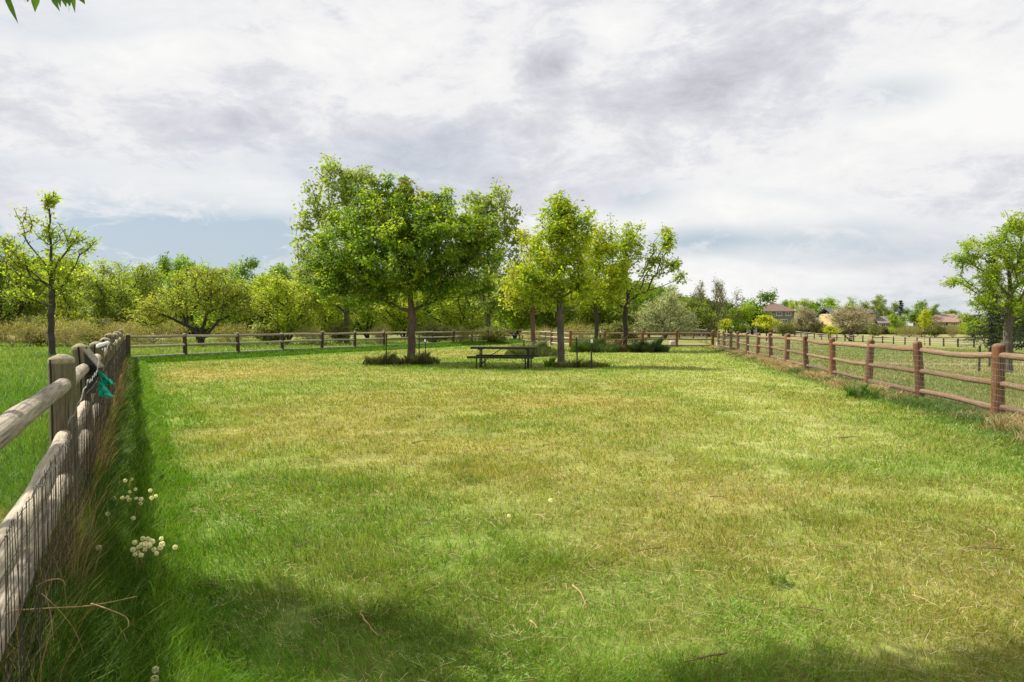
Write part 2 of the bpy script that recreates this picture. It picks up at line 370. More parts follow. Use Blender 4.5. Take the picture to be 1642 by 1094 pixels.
# ------------------------------------------------------------------ grass blades
def blades(name, x, y, h, w, col, lean, seed, mat, stuff=True, parent=None, z0=None, comb=.0):
    r = np.random.default_rng(seed); n = len(x)
    z = gz(x, y) if z0 is None else z0
    th = r.random(n)*2*PI                       # facing
    dx, dy = np.cos(th), np.sin(th)
    ph = r.random(n)*2*PI*(1-comb) + comb*4*PI*fbm(x, y, .5, 63, 3); le = lean*h*(.25+r.random(n)); lx, ly = np.cos(ph)*le, np.sin(ph)*le
    V = np.empty((n,5,3), np.float32)
    V[:,0] = np.stack([x-dx*w/2, y-dy*w/2, z-.005*np.ones(n)],1); V[:,1] = np.stack([x+dx*w/2, y+dy*w/2, z-.005*np.ones(n)],1)
    mx_, my_, mz_ = x+lx*.35, y+ly*.35, z+h*.58
    V[:,2] = np.stack([mx_+dx*w*.38, my_+dy*w*.38, mz_],1); V[:,3] = np.stack([mx_-dx*w*.38, my_-dy*w*.38, mz_],1)
    V[:,4] = np.stack([x+lx, y+ly, z+h*(1-.32*lean*r.random(n))],1)
    base = (np.arange(n)*5)[:,None]
    idx = (base + np.array([0,1,2,3, 3,2,4])[None,:]).ravel()
    sizes = np.tile([4,3], n)
    me = npmesh(name, V.reshape(-1,3), sizes, idx, np.repeat(col, 5, axis=0))
    return obj(name, me, mat, parent, kind='stuff' if stuff else None)
R = np.random.default_rng(11)
def sample_view(n, d0, d1, a0=-42, a1=42):
    D = d0*np.exp(R.random(n)*math.log(d1/d0)); t = np.tan(np.radians(a0)) + R.random(n)*(np.tan(np.radians(a1))-np.tan(np.radians(a0)))
    return D*t, D
def vary(c, s=.22, r=R):
    n = len(c); b = 1+s*(r.random((n,1))*2-1); hue = 1+.10*(r.random((n,3))*2-1)
    return np.clip(c*b*hue, .005, .8)
# mown lawn
x, y = sample_view(int(720000*GD), 2.25, 62)
x2, y2 = sample_view(int(80000*GD), 1.6, 9, 42, 66); x = np.concatenate([x,x2]); y = np.concatenate([y,y2])
k = inside(x, y); x, y = x[k], y[k]
dens = fbm(x, y, .35, 7, 3); k = R.random(len(x)) < .25+1.9*(dens-.25); x, y = x[k], y[k]
c = lawn_color(x, y)
for (bx, by, rx, ry) in BARE:
    kk = R.random(len(x)) > .8*np.exp(-(((x-bx)/rx)**2+((y-by)/ry)**2)**2*1.2); x, y, c = x[kk], y[kk], c[kk]
n = len(x); yel = (c[:,0]/(c[:,1]+.001))
pdry = np.clip((yel-.45)*.75, .05, .6); isdry = R.random(n) < pdry
c = vary(c, .42); c[isdry] = vary(np.tile(STRAW, (isdry.sum(),1)), .35)
c[~isdry] *= np.array((.88,1.0,.75))
str_ = R.random(n) < .05; c[str_] = vary(np.tile((.55,.48,.24), (str_.sum(),1)), .3)
tuft = ss(.5,.72, fbm(x, y, .45, 12, 3))
green = 1-np.clip((yel-.35)/.8, 0, 1)
h = (.028+.030*R.random(n))*(1+1.0*tuft*green+.4*tuft)*(1+.35*green)
h[isdry] *= .8
w = np.maximum(.0026, y*.00105)*(.7+.6*R.random(n))
ln_ = np.where(isdry|str_, 1.7, .85); h[isdry|str_] *= .75
blades('lawn_grass', x, y, h, w, c, ln_, 21, M['grass'], comb=.35)

# small broad leaved weeds and straw litter in the mown lawn
x, y = sample_view(int(15000*GD), 2.4, 16); k = inside(x,y) & (fbm(x,y,.6,71,3)+.25*(R.random(len(x))-.5) > .56); x,y = x[k],y[k]; n=len(x); m_ = 5
x = np.repeat(x,m_)+R.normal(size=n*m_)*.012; y = np.repeat(y,m_)+R.normal(size=n*m_)*.012; nn = n*m_
z = gz(x,y)+.025+.02*R.random(nn); a_ = R.random(nn)*2*PI; ln = (.009+.012*R.random(nn)); tl = R.normal(size=nn)*.35
V = np.empty((nn,4,3)); dx,dy = np.cos(a_),np.sin(a_)
V[:,0]=np.stack([x,y,z],1); V[:,2]=np.stack([x+dx*ln,y+dy*ln,z+ln*tl],1); V[:,1]=np.stack([x+dx*ln*.55-dy*ln*.3,y+dy*ln*.55+dx*ln*.3,z+ln*tl*.6+.002],1); V[:,3]=np.stack([x+dx*ln*.55+dy*ln*.3,y+dy*ln*.55-dx*ln*.3,z+ln*tl*.6+.002],1)
obj('broadleaf_weeds', npmesh('broadleaf_weeds', V.reshape(-1,3), np.full(nn,4), np.arange(nn*4), np.repeat(vary(np.tile((.16,.30,.03),(nn,1)),.4),4,axis=0)), M['grass'], kind='stuff')
x, y = sample_view(int(16000*GD), 2.4, 22); k = inside(x,y) & (fbm(x,y,1.0,75,3)+.25*R.random(len(x)) > .56); x,y = x[k],y[k]; nn=len(x)
z = gz(x,y)+.03+.015*R.random(nn); a_ = R.random(nn)*2*PI; ln = .03+.09*R.random(nn)**2; w_ = np.maximum(.0018, y*.0006); V = np.empty((nn,4,3)); dx,dy = np.cos(a_),np.sin(a_); q = R.normal(size=nn)*.012
V[:,0]=np.stack([x-dy*w_/2,y+dx*w_/2,z],1); V[:,1]=np.stack([x+dy*w_/2,y-dx*w_/2,z],1); V[:,2]=np.stack([x+dx*ln+dy*w_/3,y+dy*ln-dx*w_/3,z+q],1); V[:,3]=np.stack([x+dx*ln-dy*w_/3,y+dy*ln+dx*w_/3,z+q],1)
obj('straw_litter', npmesh('straw_litter', V.reshape(-1,3), np.full(nn,4), np.arange(nn*4), np.repeat(vary(np.tile((.58,.48,.27),(nn,1)),.35),4,axis=0)), M['dry'], kind='stuff')
# tall green grass along the inside of the left fence
def strip_left(n, d0, d1, a, b):
    D = d0*np.exp(R.random(n)*math.log(d1/d0)); off = a + (b-a)*R.random(n)**1.35
    # off measured in X from the fence line
    return -.535-.552*D + off, D, off
x, y, off = strip_left(int(95000*GD), 1.6, 28, -.15, 1.0)
dl = fbm(x, y, .5, 17, 3)
k = R.random(len(x)) < np.clip(1.5-off*1.25+1.2*(dl-.5), .08, 1); x, y, off, dl = x[k], y[k], off[k], dl[k]
n = len(x)
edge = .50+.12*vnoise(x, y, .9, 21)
c = np.where((off < edge)[:,None], LUSH*.68, LUSH*1.45+np.array((.03,.02,0))); c = vary(c, .35)  # fence shadow put into the colour: darker blades up to a crisp edge
yl = R.random(n) < .10; c[yl] = vary(np.tile((.26,.33,.05), (yl.sum(),1)), .2)
h = (.12+.24*R.random(n))*np.clip(1.35-off*1.15, .22, 1.25)*(.7+.6*dl)
w = np.maximum(.0042, y*.00115)*(.7+.6*R.random(n))
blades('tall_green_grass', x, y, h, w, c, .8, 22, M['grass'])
# tall green fringe at the back left fence
t = R.random(int(30000*GD))*39; off = R.random(len(t))**1.3*2.2-.5
x = -16+t*.418+off*.909; y = 28+t*.909-off*.418
h = (.12+.22*R.random(len(t)))*np.clip(1.2-np.abs(off)*.4,.3,1); w = y*.0011*(.7+.5*R.random(len(t)))
c = vary(np.tile(LUSH*1.15, (len(t),1)), .35); blades('fringe_grass', x, y, h, w, c, .7, 23, M['grass'])
# dry tan stems against the wire of the left fence
x, y, off = strip_left(int(14000*GD), 2.2, 22, -.05, .24)
k = R.random(len(x)) < np.clip(.25+1.6*(fbm(x,y,.8,31,3)-.35),0,1)*np.where(y>3.2,1,.5); x,y = x[k],y[k]; n=len(x)
h = .18+.45*R.random(n)**1.4; w = np.maximum(.003, y*.00085)*(.7+.5*R.random(n))
blades('dry_fence_grass', x, y, h, w, vary(np.tile((.36,.25,.13),(n,1)),.45), .5, 24, M['dry'])
# weeds and straw at the foot of the right fence
D = 7.5*np.exp(R.random(int(60000*GD))*math.log(50/7.5)); n = len(D)
off = R.normal(size=n)*.26+.30
x = 7.64+.18*(D-10.7)-off; y = D
n1 = fbm(x, y, 1.1, 41, 3); kdry = n1 > .54+.22*(R.random(n)-.5)
k = R.random(n) < np.clip(.15+2.2*np.abs(n1-.47)*3, .2, 1); x,y,n1,kdry,off = x[k],y[k],n1[k],kdry[k],off[k]; n=len(x)
c = np.where(kdry[:,None], np.array((.42,.32,.17)), np.array((.12,.19,.05))); c = vary(c,.35)
h = (.04+.13*R.random(n)**1.3)*(.6+1.1*fbm(x,y,.7,43,3))*(1+.4*(n1>.6))*np.where(np.abs(off-.3)<.35,1,.6); w = np.maximum(.004, y*.0011)*(.6+.6*R.random(n))
blades('fence_foot_weeds', x, y, h, w, c, 1.0, 25, M['dry'])
# meadow outside the left and back fences
x, y = sample_view(int(150000*GD), 3.0, 75, -44, 12)
k = ~inside(x, y) & ((x < -.75-.552*y) | (y > 29+(x+16)*2.18)); x,y = x[k],y[k]; n=len(x)
c = field_color(x, y); c = vary(c*np.array((.9,1.05,.8)), .35)
h = (.10+.16*R.random(n))*(.6+.8*fbm(x,y,4,51,3)); w = np.maximum(.004,y*.0012)*(.7+.6*R.random(n))
blades('meadow_grass', x, y, h, w, c, .7, 26, M['grass'])
# short grass of the field right of the pen
x, y = sample_view(int(120000*GD), 8, 80, 0, 44)
k = ~inside(x, y) & (rel_right(x,y) > .3) ; x,y = x[k],y[k]; n=len(x)
trk = np.exp(-((y-33-.25*(x-18)+.7*np.sin(x*.5))/.55)**2); k = R.random(n) > trk*.95*((x>13)&(x<30)); x,y=x[k],y[k]; n=len(x)
c = vary(field_color(x,y), .28); h = .035+.05*R.random(n); w = y*.0011*(.7+.6*R.random(n))
blades('field_grass', x, y, h, w, c, .7, 27, M['grass'])
# ------------------------------------------------------------------ fences
def log_mesh(name, length, r0, r1, seed, bow=.02, sag=0., rings=14, sides=14):
    """a round rail along +X from 0, slightly crooked, with tapered tenon ends"""
    rr = random.Random(seed); mb = MB(); vs=[]; fs=[]
    ph = rr.random()*6; ph2 = rr.random()*6
    xs = [0, .035, .10] + [.10+(length-.20)*(i+1)/(rings+1) for i in range(rings)] + [length-.10, length-.035, length]
    lob = [1+rr.uniform(-.05,.05) for _ in range(sides)]
    for i, xx in enumerate(xs):
        t = xx/length; r = r0*(1-t)+r1*t
        e = min(xx, length-xx); r *= .62 if e < .01 else (.80 if e < .05 else 1) 
        r *= 1+.035*math.sin(t*17+ph)
        cy = bow*math.sin(PI*t)*math.sin(ph2)+.004*math.sin(t*23+ph2); cz = -sag*math.sin(PI*t)+bow*.6*math.sin(2*PI*t+ph)*.5
        for k in range(sides):
            a = 2*PI*k/sides; q = r*lob[k]*(1+rr.uniform(-.012,.012))
            vs.append((xx, cy+q*math.cos(a), cz+q*math.sin(a)))
    m = len(xs)
    for i in range(m-1):
        for k in range(sides): fs.append((i*sides+k, i*sides+(k+1)%sides, (i+1)*sides+(k+1)%sides, (i+1)*sides+k))
    fs.append(tuple(range(sides))); fs.append(tuple((m-1)*sides+k for k in range(sides)))
    mb.add(vs, fs); return mb.mesh(name, True)
def post_mesh(name, h, r, seed, sides=18, dome=.035, mats=None, cracks=1):
    """round post: chamfered, slightly domed top with its own end-grain material, drying cracks down the side"""
    rr = random.Random(seed); vs=[]; fs=[]; mi=[]
    zs = [-.25, 0, .25*h, .5*h, .75*h, h-.04, h-.015]
    lob = [1+rr.uniform(-.035,.035) for _ in range(sides)]; ph = rr.random()*6
    for j, z in enumerate(zs):
        q = r*(1.05-.06*z/h) * (.985 if j == len(zs)-1 else 1)
        for k in range(sides):
            a = 2*PI*k/sides; s = q*lob[k]*(1+rr.uniform(-.01,.01))
            vs.append((s*math.cos(a)+.008*math.sin(z*3+ph), s*math.sin(a), z))
    top = [(r*.90, h-.004), (r*.55, h+dome*.55-.004), (r*.2, h+dome*.8-.004)]
    for (q, z) in top:
        for k in range(sides):
            a = 2*PI*k/sides; vs.append((q*lob[k]*math.cos(a)+.008*math.sin(z*3+ph), q*lob[k]*math.sin(a), z+rr.uniform(-.003,.003)))
    m = len(zs)+len(top)
    for i in range(m-1):
        for k in range(sides):
            fs.append((i*sides+k, i*sides+(k+1)%sides, (i+1)*sides+(k+1)%sides, (i+1)*sides+k)); mi.append(0 if i < len(zs)-2 else 1)
    fs.append(tuple((m-1)*sides+k for k in range(sides))); mi.append(1)
    # drying cracks: narrow dark wedges let into the surface
    for c in range(cracks):
        a = (-PI/2 + rr.uniform(-.3,.3)) if c == 0 else rr.uniform(0, 2*PI)
        L_ = rr.uniform(.35,.9)*h if c else h*.6; b = len(vs); n = 7
        for i in range(n+1):
            t = i/n; z = h-.01 - L_*t; wd = .008*(1-t)**.6+.0008; aa = a + .05*math.sin(t*5+c)
            q = r*(1.05-.06*z/h)*1.0125
            for s_ in (-1,1): vs.append((q*math.cos(aa+s_*wd/r)+.008*math.sin(z*3+ph), q*math.sin(aa+s_*wd/r), z))
        for i in range(n): fs.append((b+2*i, b+2*i+1, b+2*i+3, b+2*i+2)); mi.append(2)
    me = bpy.data.meshes.new(name); me.from_pydata(vs, [], fs); me.update()
    for mm in mats: me.materials.append(mm)
    me.polygons.foreach_set('material_index', mi); me.polygons.foreach_set('use_smooth', [True]*len(fs)); 
    return me
def wire_panel(name, pts, z0, z1, dv, dh, r, mat, parent, wob=.004, seed=1, sagtop=0):
    """welded wire mesh along the polyline of ground points pts (world xy relative to the fence base)"""
    rr = np.random.default_rng(seed); V=[]; I=[]
    def prism(P0, P1, r):
        d = P1-P0; ln = np.linalg.norm(d,axis=1,keepdims=True); d = d/ln
        up = np.where(np.abs(d[:,2:3])>.9, np.array([[1.,0,0]]), np.array([[0,0,1.]]))
        a = np.cross(d, up); a /= np.linalg.norm(a,axis=1,keepdims=True); b = np.cross(d,a)
        n = len(P0); off = sum(len(v) for v in V)
        vv = np.empty((n,6,3)); 
        for k in range(3):
            o = (a*math.cos(2*PI*k/3)+b*math.sin(2*PI*k/3))*r
            vv[:,k]=P0+o; vv[:,3+k]=P1+o
        V.append(vv.reshape(-1,3)); base=(np.arange(n)*6)[:,None]+off
        I.append((base+np.array([0,1,4,3, 1,2,5,4, 2,0,3,5])[None,:]).ravel())
    for (ax,ay,bx,by) in pts:
        L_ = math.hypot(bx-ax,by-ay); n = max(2,int(L_/dv)); t = (np.arange(n)+.5)/n
        x = ax+(bx-ax)*t; y = ay+(by-ay)*t; g = gz(x+parent.location.x, y+parent.location.y)-parent.location.z
        tw = rr.normal(size=n)*wob
        zt = z1-sagtop*np.sin(PI*t)
        zm = (z0+zt)/2; mo = rr.normal(size=(n,2))*wob*1.5
        prism(np.stack([x,y,g+z0],1), np.stack([x+mo[:,0],y+mo[:,1],g+zm],1), r)
        prism(np.stack([x+mo[:,0],y+mo[:,1],g+zm],1), np.stack([x+tw,y+tw*.5,g+zt+rr.normal(size=n)*wob],1), r)
        for z in np.arange(z0, z1+.001, dh):
            zz = z - sagtop*np.sin(PI*t)*((z-z0)/(z1-z0)); q = np.stack([x,y,g+zz],1)+rr.normal(size=(n,3))*wob*.5
            prism(q[:-1], q[1:], r)
    V = np.concatenate(V); I = np.concatenate(I)
    return obj(name, npmesh(name, V, np.full(len(I)//4,4), I), mat, parent)
def make_fence(name, label, posts, ph, pr, zr, rr_, pm, rm, side, seed, group=None, skiprail=(), wire=None, crack=1, label_cat='fence', nvar=5, rail_last=True, sag=.012):
    """posts: world xy; zr: rail heights; side: sideways shift of the rails from the post axis"""
    x0, y0 = posts[0]; g0 = gzf(x0, y0)
    root = thing(name, label, label_cat, (x0, y0, g0), 0, group); rn = random.Random(seed)
    var = [post_mesh('post', ph*(1+rn.uniform(-.03,.03)), pr*(1+rn.uniform(-.06,.06)), seed*10+i, mats=[pm, M['post_top_red'] if pm is M['post_red'] else M['post_top'], M['crack']], cracks=crack) for i in range(nvar)]
    base = []
    for i, (x, y) in enumerate(posts):
        o = bpy.data.objects.new('post', var[i%nvar]); link(o, root)
        jx, jy = rn.uniform(-.02,.02), rn.uniform(-.02,.02)
        o.location = (x-x0+jx, y-y0+jy, gzf(x,y)-g0); o.rotation_euler = (rn.uniform(-.035,.035), rn.uniform(-.035,.035), rn.uniform(-.5,.5))
        base.append((x, y, gzf(x,y)))
    lens = {}
    for i in range(len(base)-1):
        a, b = base[i], base[i+1]; d = math.hypot(b[0]-a[0], b[1]-a[1]); key = round(d,1)
        if (key, i%3) not in lens: lens[(key, i%3)] = [log_mesh('rail', d, rr_*rn.uniform(.95,1.08), rr_*rn.uniform(.85,1.0), seed*100+i*5+j, bow=rn.uniform(.008,.028), sag=sag*rn.uniform(-.8,2.2)) for j in range(len(zr))]
        nxv, nyv = -(b[1]-a[1])/d*side, (b[0]-a[0])/d*side
        for j, z in enumerate(zr):
            if (i,j) in skiprail: continue
            o = bpy.data.objects.new('rail', lens[(key, i%3)][j]); link(o, root)
            za = a[2]+z+rn.uniform(-.02,.02); zb = b[2]+z+rn.uniform(-.02,.02)
            o.location = (a[0]-x0+nxv, a[1]-y0+nyv, za-g0)
            flip = False
            o.rotation_euler = (rn.uniform(-.3,.3), -math.atan2(zb-za, d), math.atan2(b[1]-a[1], b[0]-a[0]))
    for me in lens.values():
        for q in me:
            if not q.materials: q.materials.append(rm)
    return root
# left fence: weathered grey
def LF(D): return (-.535-.552*D, D)
leftposts = [LF(d) for d in [4.9, 7.0, 9.1, 11.2, 13.3, 15.4, 17.5, 19.6, 21.7, 23.8, 25.9, 28.0]]
NEAR = LF(1.35)
lf = make_fence('log_fence', 'weathered grey log fence with wire mesh, running away along the left side of the lawn', [NEAR]+leftposts, 1.30, .083, (.42,.71,1.085), .055, M['post_grey'], M['rail_grey'], -.02, 3, crack=3, nvar=6)
x0, y0, g0 = lf.location
ww = .128
seg = [(NEAR[0]-x0+ww, NEAR[1]-y0+.07, leftposts[0][0]-x0+ww, leftposts[0][1]-y0+.07)]
for i in range(len(leftposts)-1):
    a, b = leftposts[i], leftposts[i+1]; seg.append((a[0]-x0+ww, a[1]-y0+.07, b[0]-x0+ww, b[1]-y0+.07))
wire_panel('wire_mesh', seg[:1], .02, .93, .05, .10, .0016, M['wire_dark'], lf, .004, 3, .02)
wire_panel('wire_mesh', seg[1:4], .02, 1.02, .05, .10, .0018, M['wire_dark'], lf, .004, 4, .02)
wire_panel('wire_mesh', seg[4:], .02, 1.02, .10, .15, .0022, M['wire_dark'], lf, .004, 5, .02)
# loose twisted wire over the top of the mesh
mb = MB(); rr = random.Random(4)
def twist(mb, A, B, sagz, n, rad=.004, pitch=.035):
    A = Vector(A); B = Vector(B); d = (B-A); s = d.cross(Vector((0,0,1))).normalized(); up = Vector((0,0,1))
    for k in (0, PI):
        pts = []
        m = int(d.length/pitch*5)
        for i in range(m+1):
            t = i/m; a = 2*PI*i/5+k
            pts.append(A+d*t - up*sagz*math.sin(PI*t) + up*.012*math.sin(t*19) + (s*math.cos(a)+up*math.sin(a))*rad*.8)
        mb.tube(pts, .0016, 4)
def FW(D, z): x, y = LF(D); return (x-x0+ww+.02, y-y0+.07, z-g0)
twist(mb, FW(3.4, 1.0), FW(4.85, 1.10), .015, 0); twist(mb, FW(4.85,1.10), FW(5.7,1.09), .02, 0); twist(mb, FW(5.7,1.09), FW(6.45,1.19), .05, 0)
twist(mb, FW(3.4,1.0), FW(3.62,.55), -.01, 0); twist(mb, FW(2.2,.93), FW(3.4,.93), .02, 0); twist(mb, FW(7.1,1.25), FW(9.1,1.27), .03, 0); twist(mb, FW(9.1,1.27), FW(15,1.24), .05, 0)
mb.build('twisted_wire', M['wire_mid'], lf)

# back left fence
bl = [(-16+1.27*i, 28+2.77*i) for i in range(14)]
bf = make_fence('log_fence', 'long weathered grey log fence of three rails across the back left of the lawn', [(-15.85,28.2)]+bl[1:12], 1.14, .085, (.22,.66,1.05), .055, M['post_dark'], M['rail_grey'], -.03, 5, crack=0)
bf2 = make_fence('log_fence', 'short dark stained stretch of rail fence ending at a red brown post, behind the table', [(-1.98,58.75),(-.76,61.2),(.7,64.2)], 1.2, .10, (.22,.66,1.05), .06, M['post_red'], M['rail_dark'], -.03, 6, crack=0)
bf3 = make_fence('log_fence', 'grey rail fence beyond the pen, behind the trees in the middle', [(.7+1.27*i*1.6+.4, 65.5+2.77*i*.55) for i in range(1,12)], 1.2, .08, (.22,.66,1.05), .055, M['post_dark'], M['rail_grey'], -.03, 7, crack=0)
# red fence across the back right
rb = [(.95,63.2),(2.0,58.1),(3.05,53.0),(4.1,48.0)]
rb1 = make_fence('log_fence', 'red brown rail fence going back behind the middle trees from its corner post', rb, 1.2, .10, (.22,.64,1.0), .055, M['post_red'], M['rail_grey'], .03, 8, crack=0)
rb2p = [(4.1+.01,47.9)] + [(X(u,48.2),48.2) for u in (970,1030,1085.5,1143)]
rb2 = make_fence('log_fence', 'red brown three rail fence straight across the back right of the lawn', rb2p, 1.18, .10, (.12,.56,1.0), .06, M['post_red'], M['rail_red'], -.04, 9, crack=0)
# right fence
rp = [(7.64+.18*(d-10.7)+ (.0), d) for d in [4.7,7.7,10.7,13.7,16.7,19.7,22.7,25.7,28.7,31.7,34.7,37.7,40.7,43.7,46.7]]
rf = make_fence('log_fence', 'red brown stained log fence with wire mesh along the right side of the lawn', rp, 1.17, .086, (.20,.575,1.03), .050, M['post_red'], M['rail_red'], -.02, 10, crack=2, sag=.011)
x0, y0, g0 = rf.location
seg = [(a[0]-x0-.115, a[1]-y0, b[0]-x0-.115, b[1]-y0) for a, b in zip(rp[:-1], rp[1:])]
wire_panel('wire_mesh', seg[1:4], .02, 1.02, .05, .10, .0022, M['wire'], rf, .003, 13, .01)
wire_panel('wire_mesh', seg[4:], .02, 1.02, .10, .20, .0024, M['wire'], rf, .003, 14, .01)
# far field fence
ff = [(62.0-.01*i, 82.+3.2*i) for i in range(30)]
make_fence('field_fence', 'dark thin rail fence far off across the mown field on the right', ff, 1.25, .11, (.45,.78,1.12), .06, M['post_dark'], M['rail_grey'], -.04, 12, crack=0, nvar=2)
# picket fence
pf = thing('picket_fence', 'low line of thin grey pickets beyond the red fence, below the grey green tree', 'fence', (X(1036,110),110,gzf(X(1036,110),110)))
xa, xb = X(1036,110), X(1134,110)
mb = MB(); mb.box(0, xb-xa, -.02, .02, .3, .38); mb.box(0, xb-xa, -.02, .02, .72, .80); mb.build('rail', M['rail_grey'], pf)
pk = None; nP = 38
for i in range(nP):
    if pk is None:
        mb = MB(); mb.box(-.05,.05,-.07,-.023,0,.93); mb.add([(-.05,-.07,.93),(.05,-.07,.93),(.05,-.023,.93),(-.05,-.023,.93),(0,-.07,1.02),(0,-.023,1.02)],[(0,1,4),(2,3,5),(1,2,5,4),(3,0,4,5)])
        pk = mb.build('picket', M['rail_grey'], pf)
        o = pk
    else: o = pk.copy(); C.objects.link(o); o.parent = pf
    xx = (xb-xa)*i/(nP-1); o.location = (xx, 0, gzf(xa+xx,110)-pf.location.z)
G1 = 'trees of the wood behind the pen'; G2 = 'trees round the far houses'; G3 = 'scrub at the foot of the wood'
BACK = [
 ('olive0','olive_tree','dark olive green tree cut by the left edge of the picture',2,62,386,110,0.3,G1),
 ('green0','woodland_tree','green tree behind the young tree beyond the left fence',62,84,412,110,1.0,G1),
 ('yellow0','woodland_tree','yellowish green tree of the wood just right of the young tree\'s trunk',122,76,412,105,2.0,G1),
 ('bright1','woodland_tree','bright green tree top between the young tree and the bushy willow',150,95,418,100,4.0,G1),
 ('olive1','willow_tree','bushy olive green willow with a dark inside, left of the spreading willow',193,66,424,112,1.3,G1),
 ('bright0','woodland_tree','green tree filling in left behind the spreading willow',252,88,430,80,2.2,G1),
 ('green1','woodland_tree','tall green tree top showing above the left part of the spreading willow',300,105,410,85,.4,G1),
 ('bright1','woodland_tree','pale green tree top right above the spreading willow',346,95,424,80,3.1,G1),
 ('green0','woodland_tree','dark green tree top above the gap between the two willows',400,110,420,95,5.2,G1),
 ('green1','woodland_tree','green tree top left of the cottonwood',442,100,424,80,3.6,G1),
 ('spread','willow_tree','wide spreading yellow green willow with crooked dark limbs behind the back left fence',322,50,430,195,0,G1),
 ('yellow1','willow_tree','round yellow green willow with a forked dark trunk, right of the spreading willow',462,56,437,115,.6,G1),
 ('yellow0','woodland_tree','yellow green tree half behind the left of the cottonwood',515,72,428,110,2.9,G1),
 ('cotton','cottonwood_tree','tall pale leaved cottonwood towering behind the left of the big maple',556,58,262,150,.3,G1),
 ('bright0','woodland_tree','bright green tree behind the left lower crown of the big maple',590,80,430,120,5.,G1),
 ('yellow1','woodland_tree','yellow green tree directly behind the trunk of the big maple',648,74,440,110,4.2,G1),
 ('green0','woodland_tree','green tree behind the right part of the big maple',705,86,430,110,2.4,G1),
 ('cotton','cottonwood_tree','tall cottonwood showing above the right shoulder of the big maple',783,68,304,130,2.6,G1),
 ('yellow0','woodland_tree','yellow green tree behind the picnic table',745,72,450,100,1.9,G1),
 ('bright1','woodland_tree','bright green tree of the wood behind the pale tree with the peeling trunk',825,78,425,110,.9,G1),
 ('olive0','woodland_tree','olive green tree just behind the upright maple',880,76,440,90,3.9,G1),
 ('yellow1','woodland_tree','olive green tree between the upright maple and the thin dark trunk',930,84,446,95,5.5,G1),
 ('olive0','woodland_tree','olive green tree behind the rightmost maple of the pen',985,82,452,90,2.5,G1),
 ('green1','woodland_tree','green tree just left above the silvery tree',1040,92,452,80,.2,G1),
 ('silver','silver_tree','pale grey green tree beyond the back right fence',1066,76,468,112,.5,G1),
 ('olive1','woodland_tree','dark olive tree behind the right edge of the silvery tree',1098,108,460,75,4.4,G1),
 ('willow','willow_tree','brown green willow with many upright bare twigs, left of the lamp post',1142,112,449,92,.4,G1),
 ('round','garden_tree','dark green tree right behind the white lamp post',1168,138,484,44,.2,G2),
 ('round','garden_tree','tall green tree left of the house with the hipped roof',1206,140,468,56,1.7,G2),
 ('bright0','garden_tree','green tree left in front of the hipped roof house',1182,132,488,50,3.2,G2),
 ('small','garden_tree','little yellow green tree in front of the green trees by the lamp post',1163,104,511,24,.2,G2),
 ('small','garden_tree','yellow green tree on a thin trunk in front of the hipped roof house',1229,88,505,38,2.2,G2),
 ('shrub','garden_shrub','green bush below the windows of the hipped roof house',1256,150,516,34,.5,G2,'bush'),
 ('shrub','garden_shrub','dusky bush at the right corner of the hipped roof house',1274,160,512,22,2.5,G2,'bush'),
 ('pink','garden_tree','pinkish grey tree between the hipped roof house and the low garage',1292,152,492,44,2.0,G2),
 ('yellow0','garden_tree','yellow green tree behind the roof of the hipped roof house',1284,230,480,40,2.0,G2),
 ('green1','garden_tree','green tree top far behind the ridge of the hipped roof house',1256,240,481,30,3.0,G2),
 ('round','garden_tree','round green tree behind the low garage',1318,225,484,48,4.0,G2),
 ('bright1','garden_tree','green tree behind the yellow house on its left',1342,230,477,50,2.8,G2),
 ('pink','silver_tree','grey pink flowering tree in front of the yellow house',1364,128,491,98,1.1,G2),
 ('small','garden_tree','small orange yellow tree in the field below the yellow house',1332,98,522,26,3.3,G2),
 ('olive1','garden_tree','dark tree rising behind the right end of the yellow house',1394,222,474,42,.7,G2),
 ('olive0','garden_tree','grey green tree between the yellow house and the grey roofed house',1420,215,482,34,4.7,G2),
 ('spruce','spruce_tree','dark pointed spruce in the gap between the grey roofed house and the ranch house',1444,172,479,34,0,G2),
 ('bright0','garden_shrub','bright green bush right of the grey roofed house',1437,158,504,26,1.2,G2,'bush'),
 ('round','garden_tree','dark green tree just right of the spruce',1470,178,483,36,2.9,G2),
 ('green0','garden_tree','dark round tree left beside the ranch house',1492,182,489,30,5.0,G2),
 ('small','garden_tree','thin pale green tree standing in the field before the ranch house',1483,108,496,20,5.1,G2),
 ('round','garden_tree','low green tree top behind the ridge of the ranch house',1528,240,497,44,3.4,G2),
 ('yellow0','garden_shrub','bright yellow green bush right in front of the ranch house',1560,150,512,44,3.0,G2,'bush'),
 ('shrub','garden_shrub','green bush at the left front of the ranch house',1500,150,517,36,1.,G2,'bush'),
 ('brush','garden_shrub','bare purplish brush under the windows of the ranch house',1528,150,518,40,1.,G2,'bush'),
 ('brush','garden_shrub','bare greyish brush left of the ranch house',1458,150,521,46,2.,G2,'bush'),
 ('shrub','garden_shrub','low green bush between the spruce and the ranch house',1478,152,518,34,3.,G2,'bush'),
 ('shrub','garden_shrub','green bush to the right of the yellow house',1402,150,518,30,4.,G2,'bush'),
 ('shrub','garden_shrub','dark green bush in front of the low garage',1316,150,519,40,5.,G2,'bush'),
 ('spruce','spruce_tree','dark spruce behind the feathery tree, on its left side',1590,60,395,95,1,G2),
 ('spruce','spruce_tree','dark spruce behind the feathery tree at the right edge of the picture',1650,56,372,120,2,G2),
 ('olive1','garden_tree','dark tree low behind the trunk of the feathery tree',1612,66,455,110,2,G2),
]
import random as _r
_q = _r.Random(3)
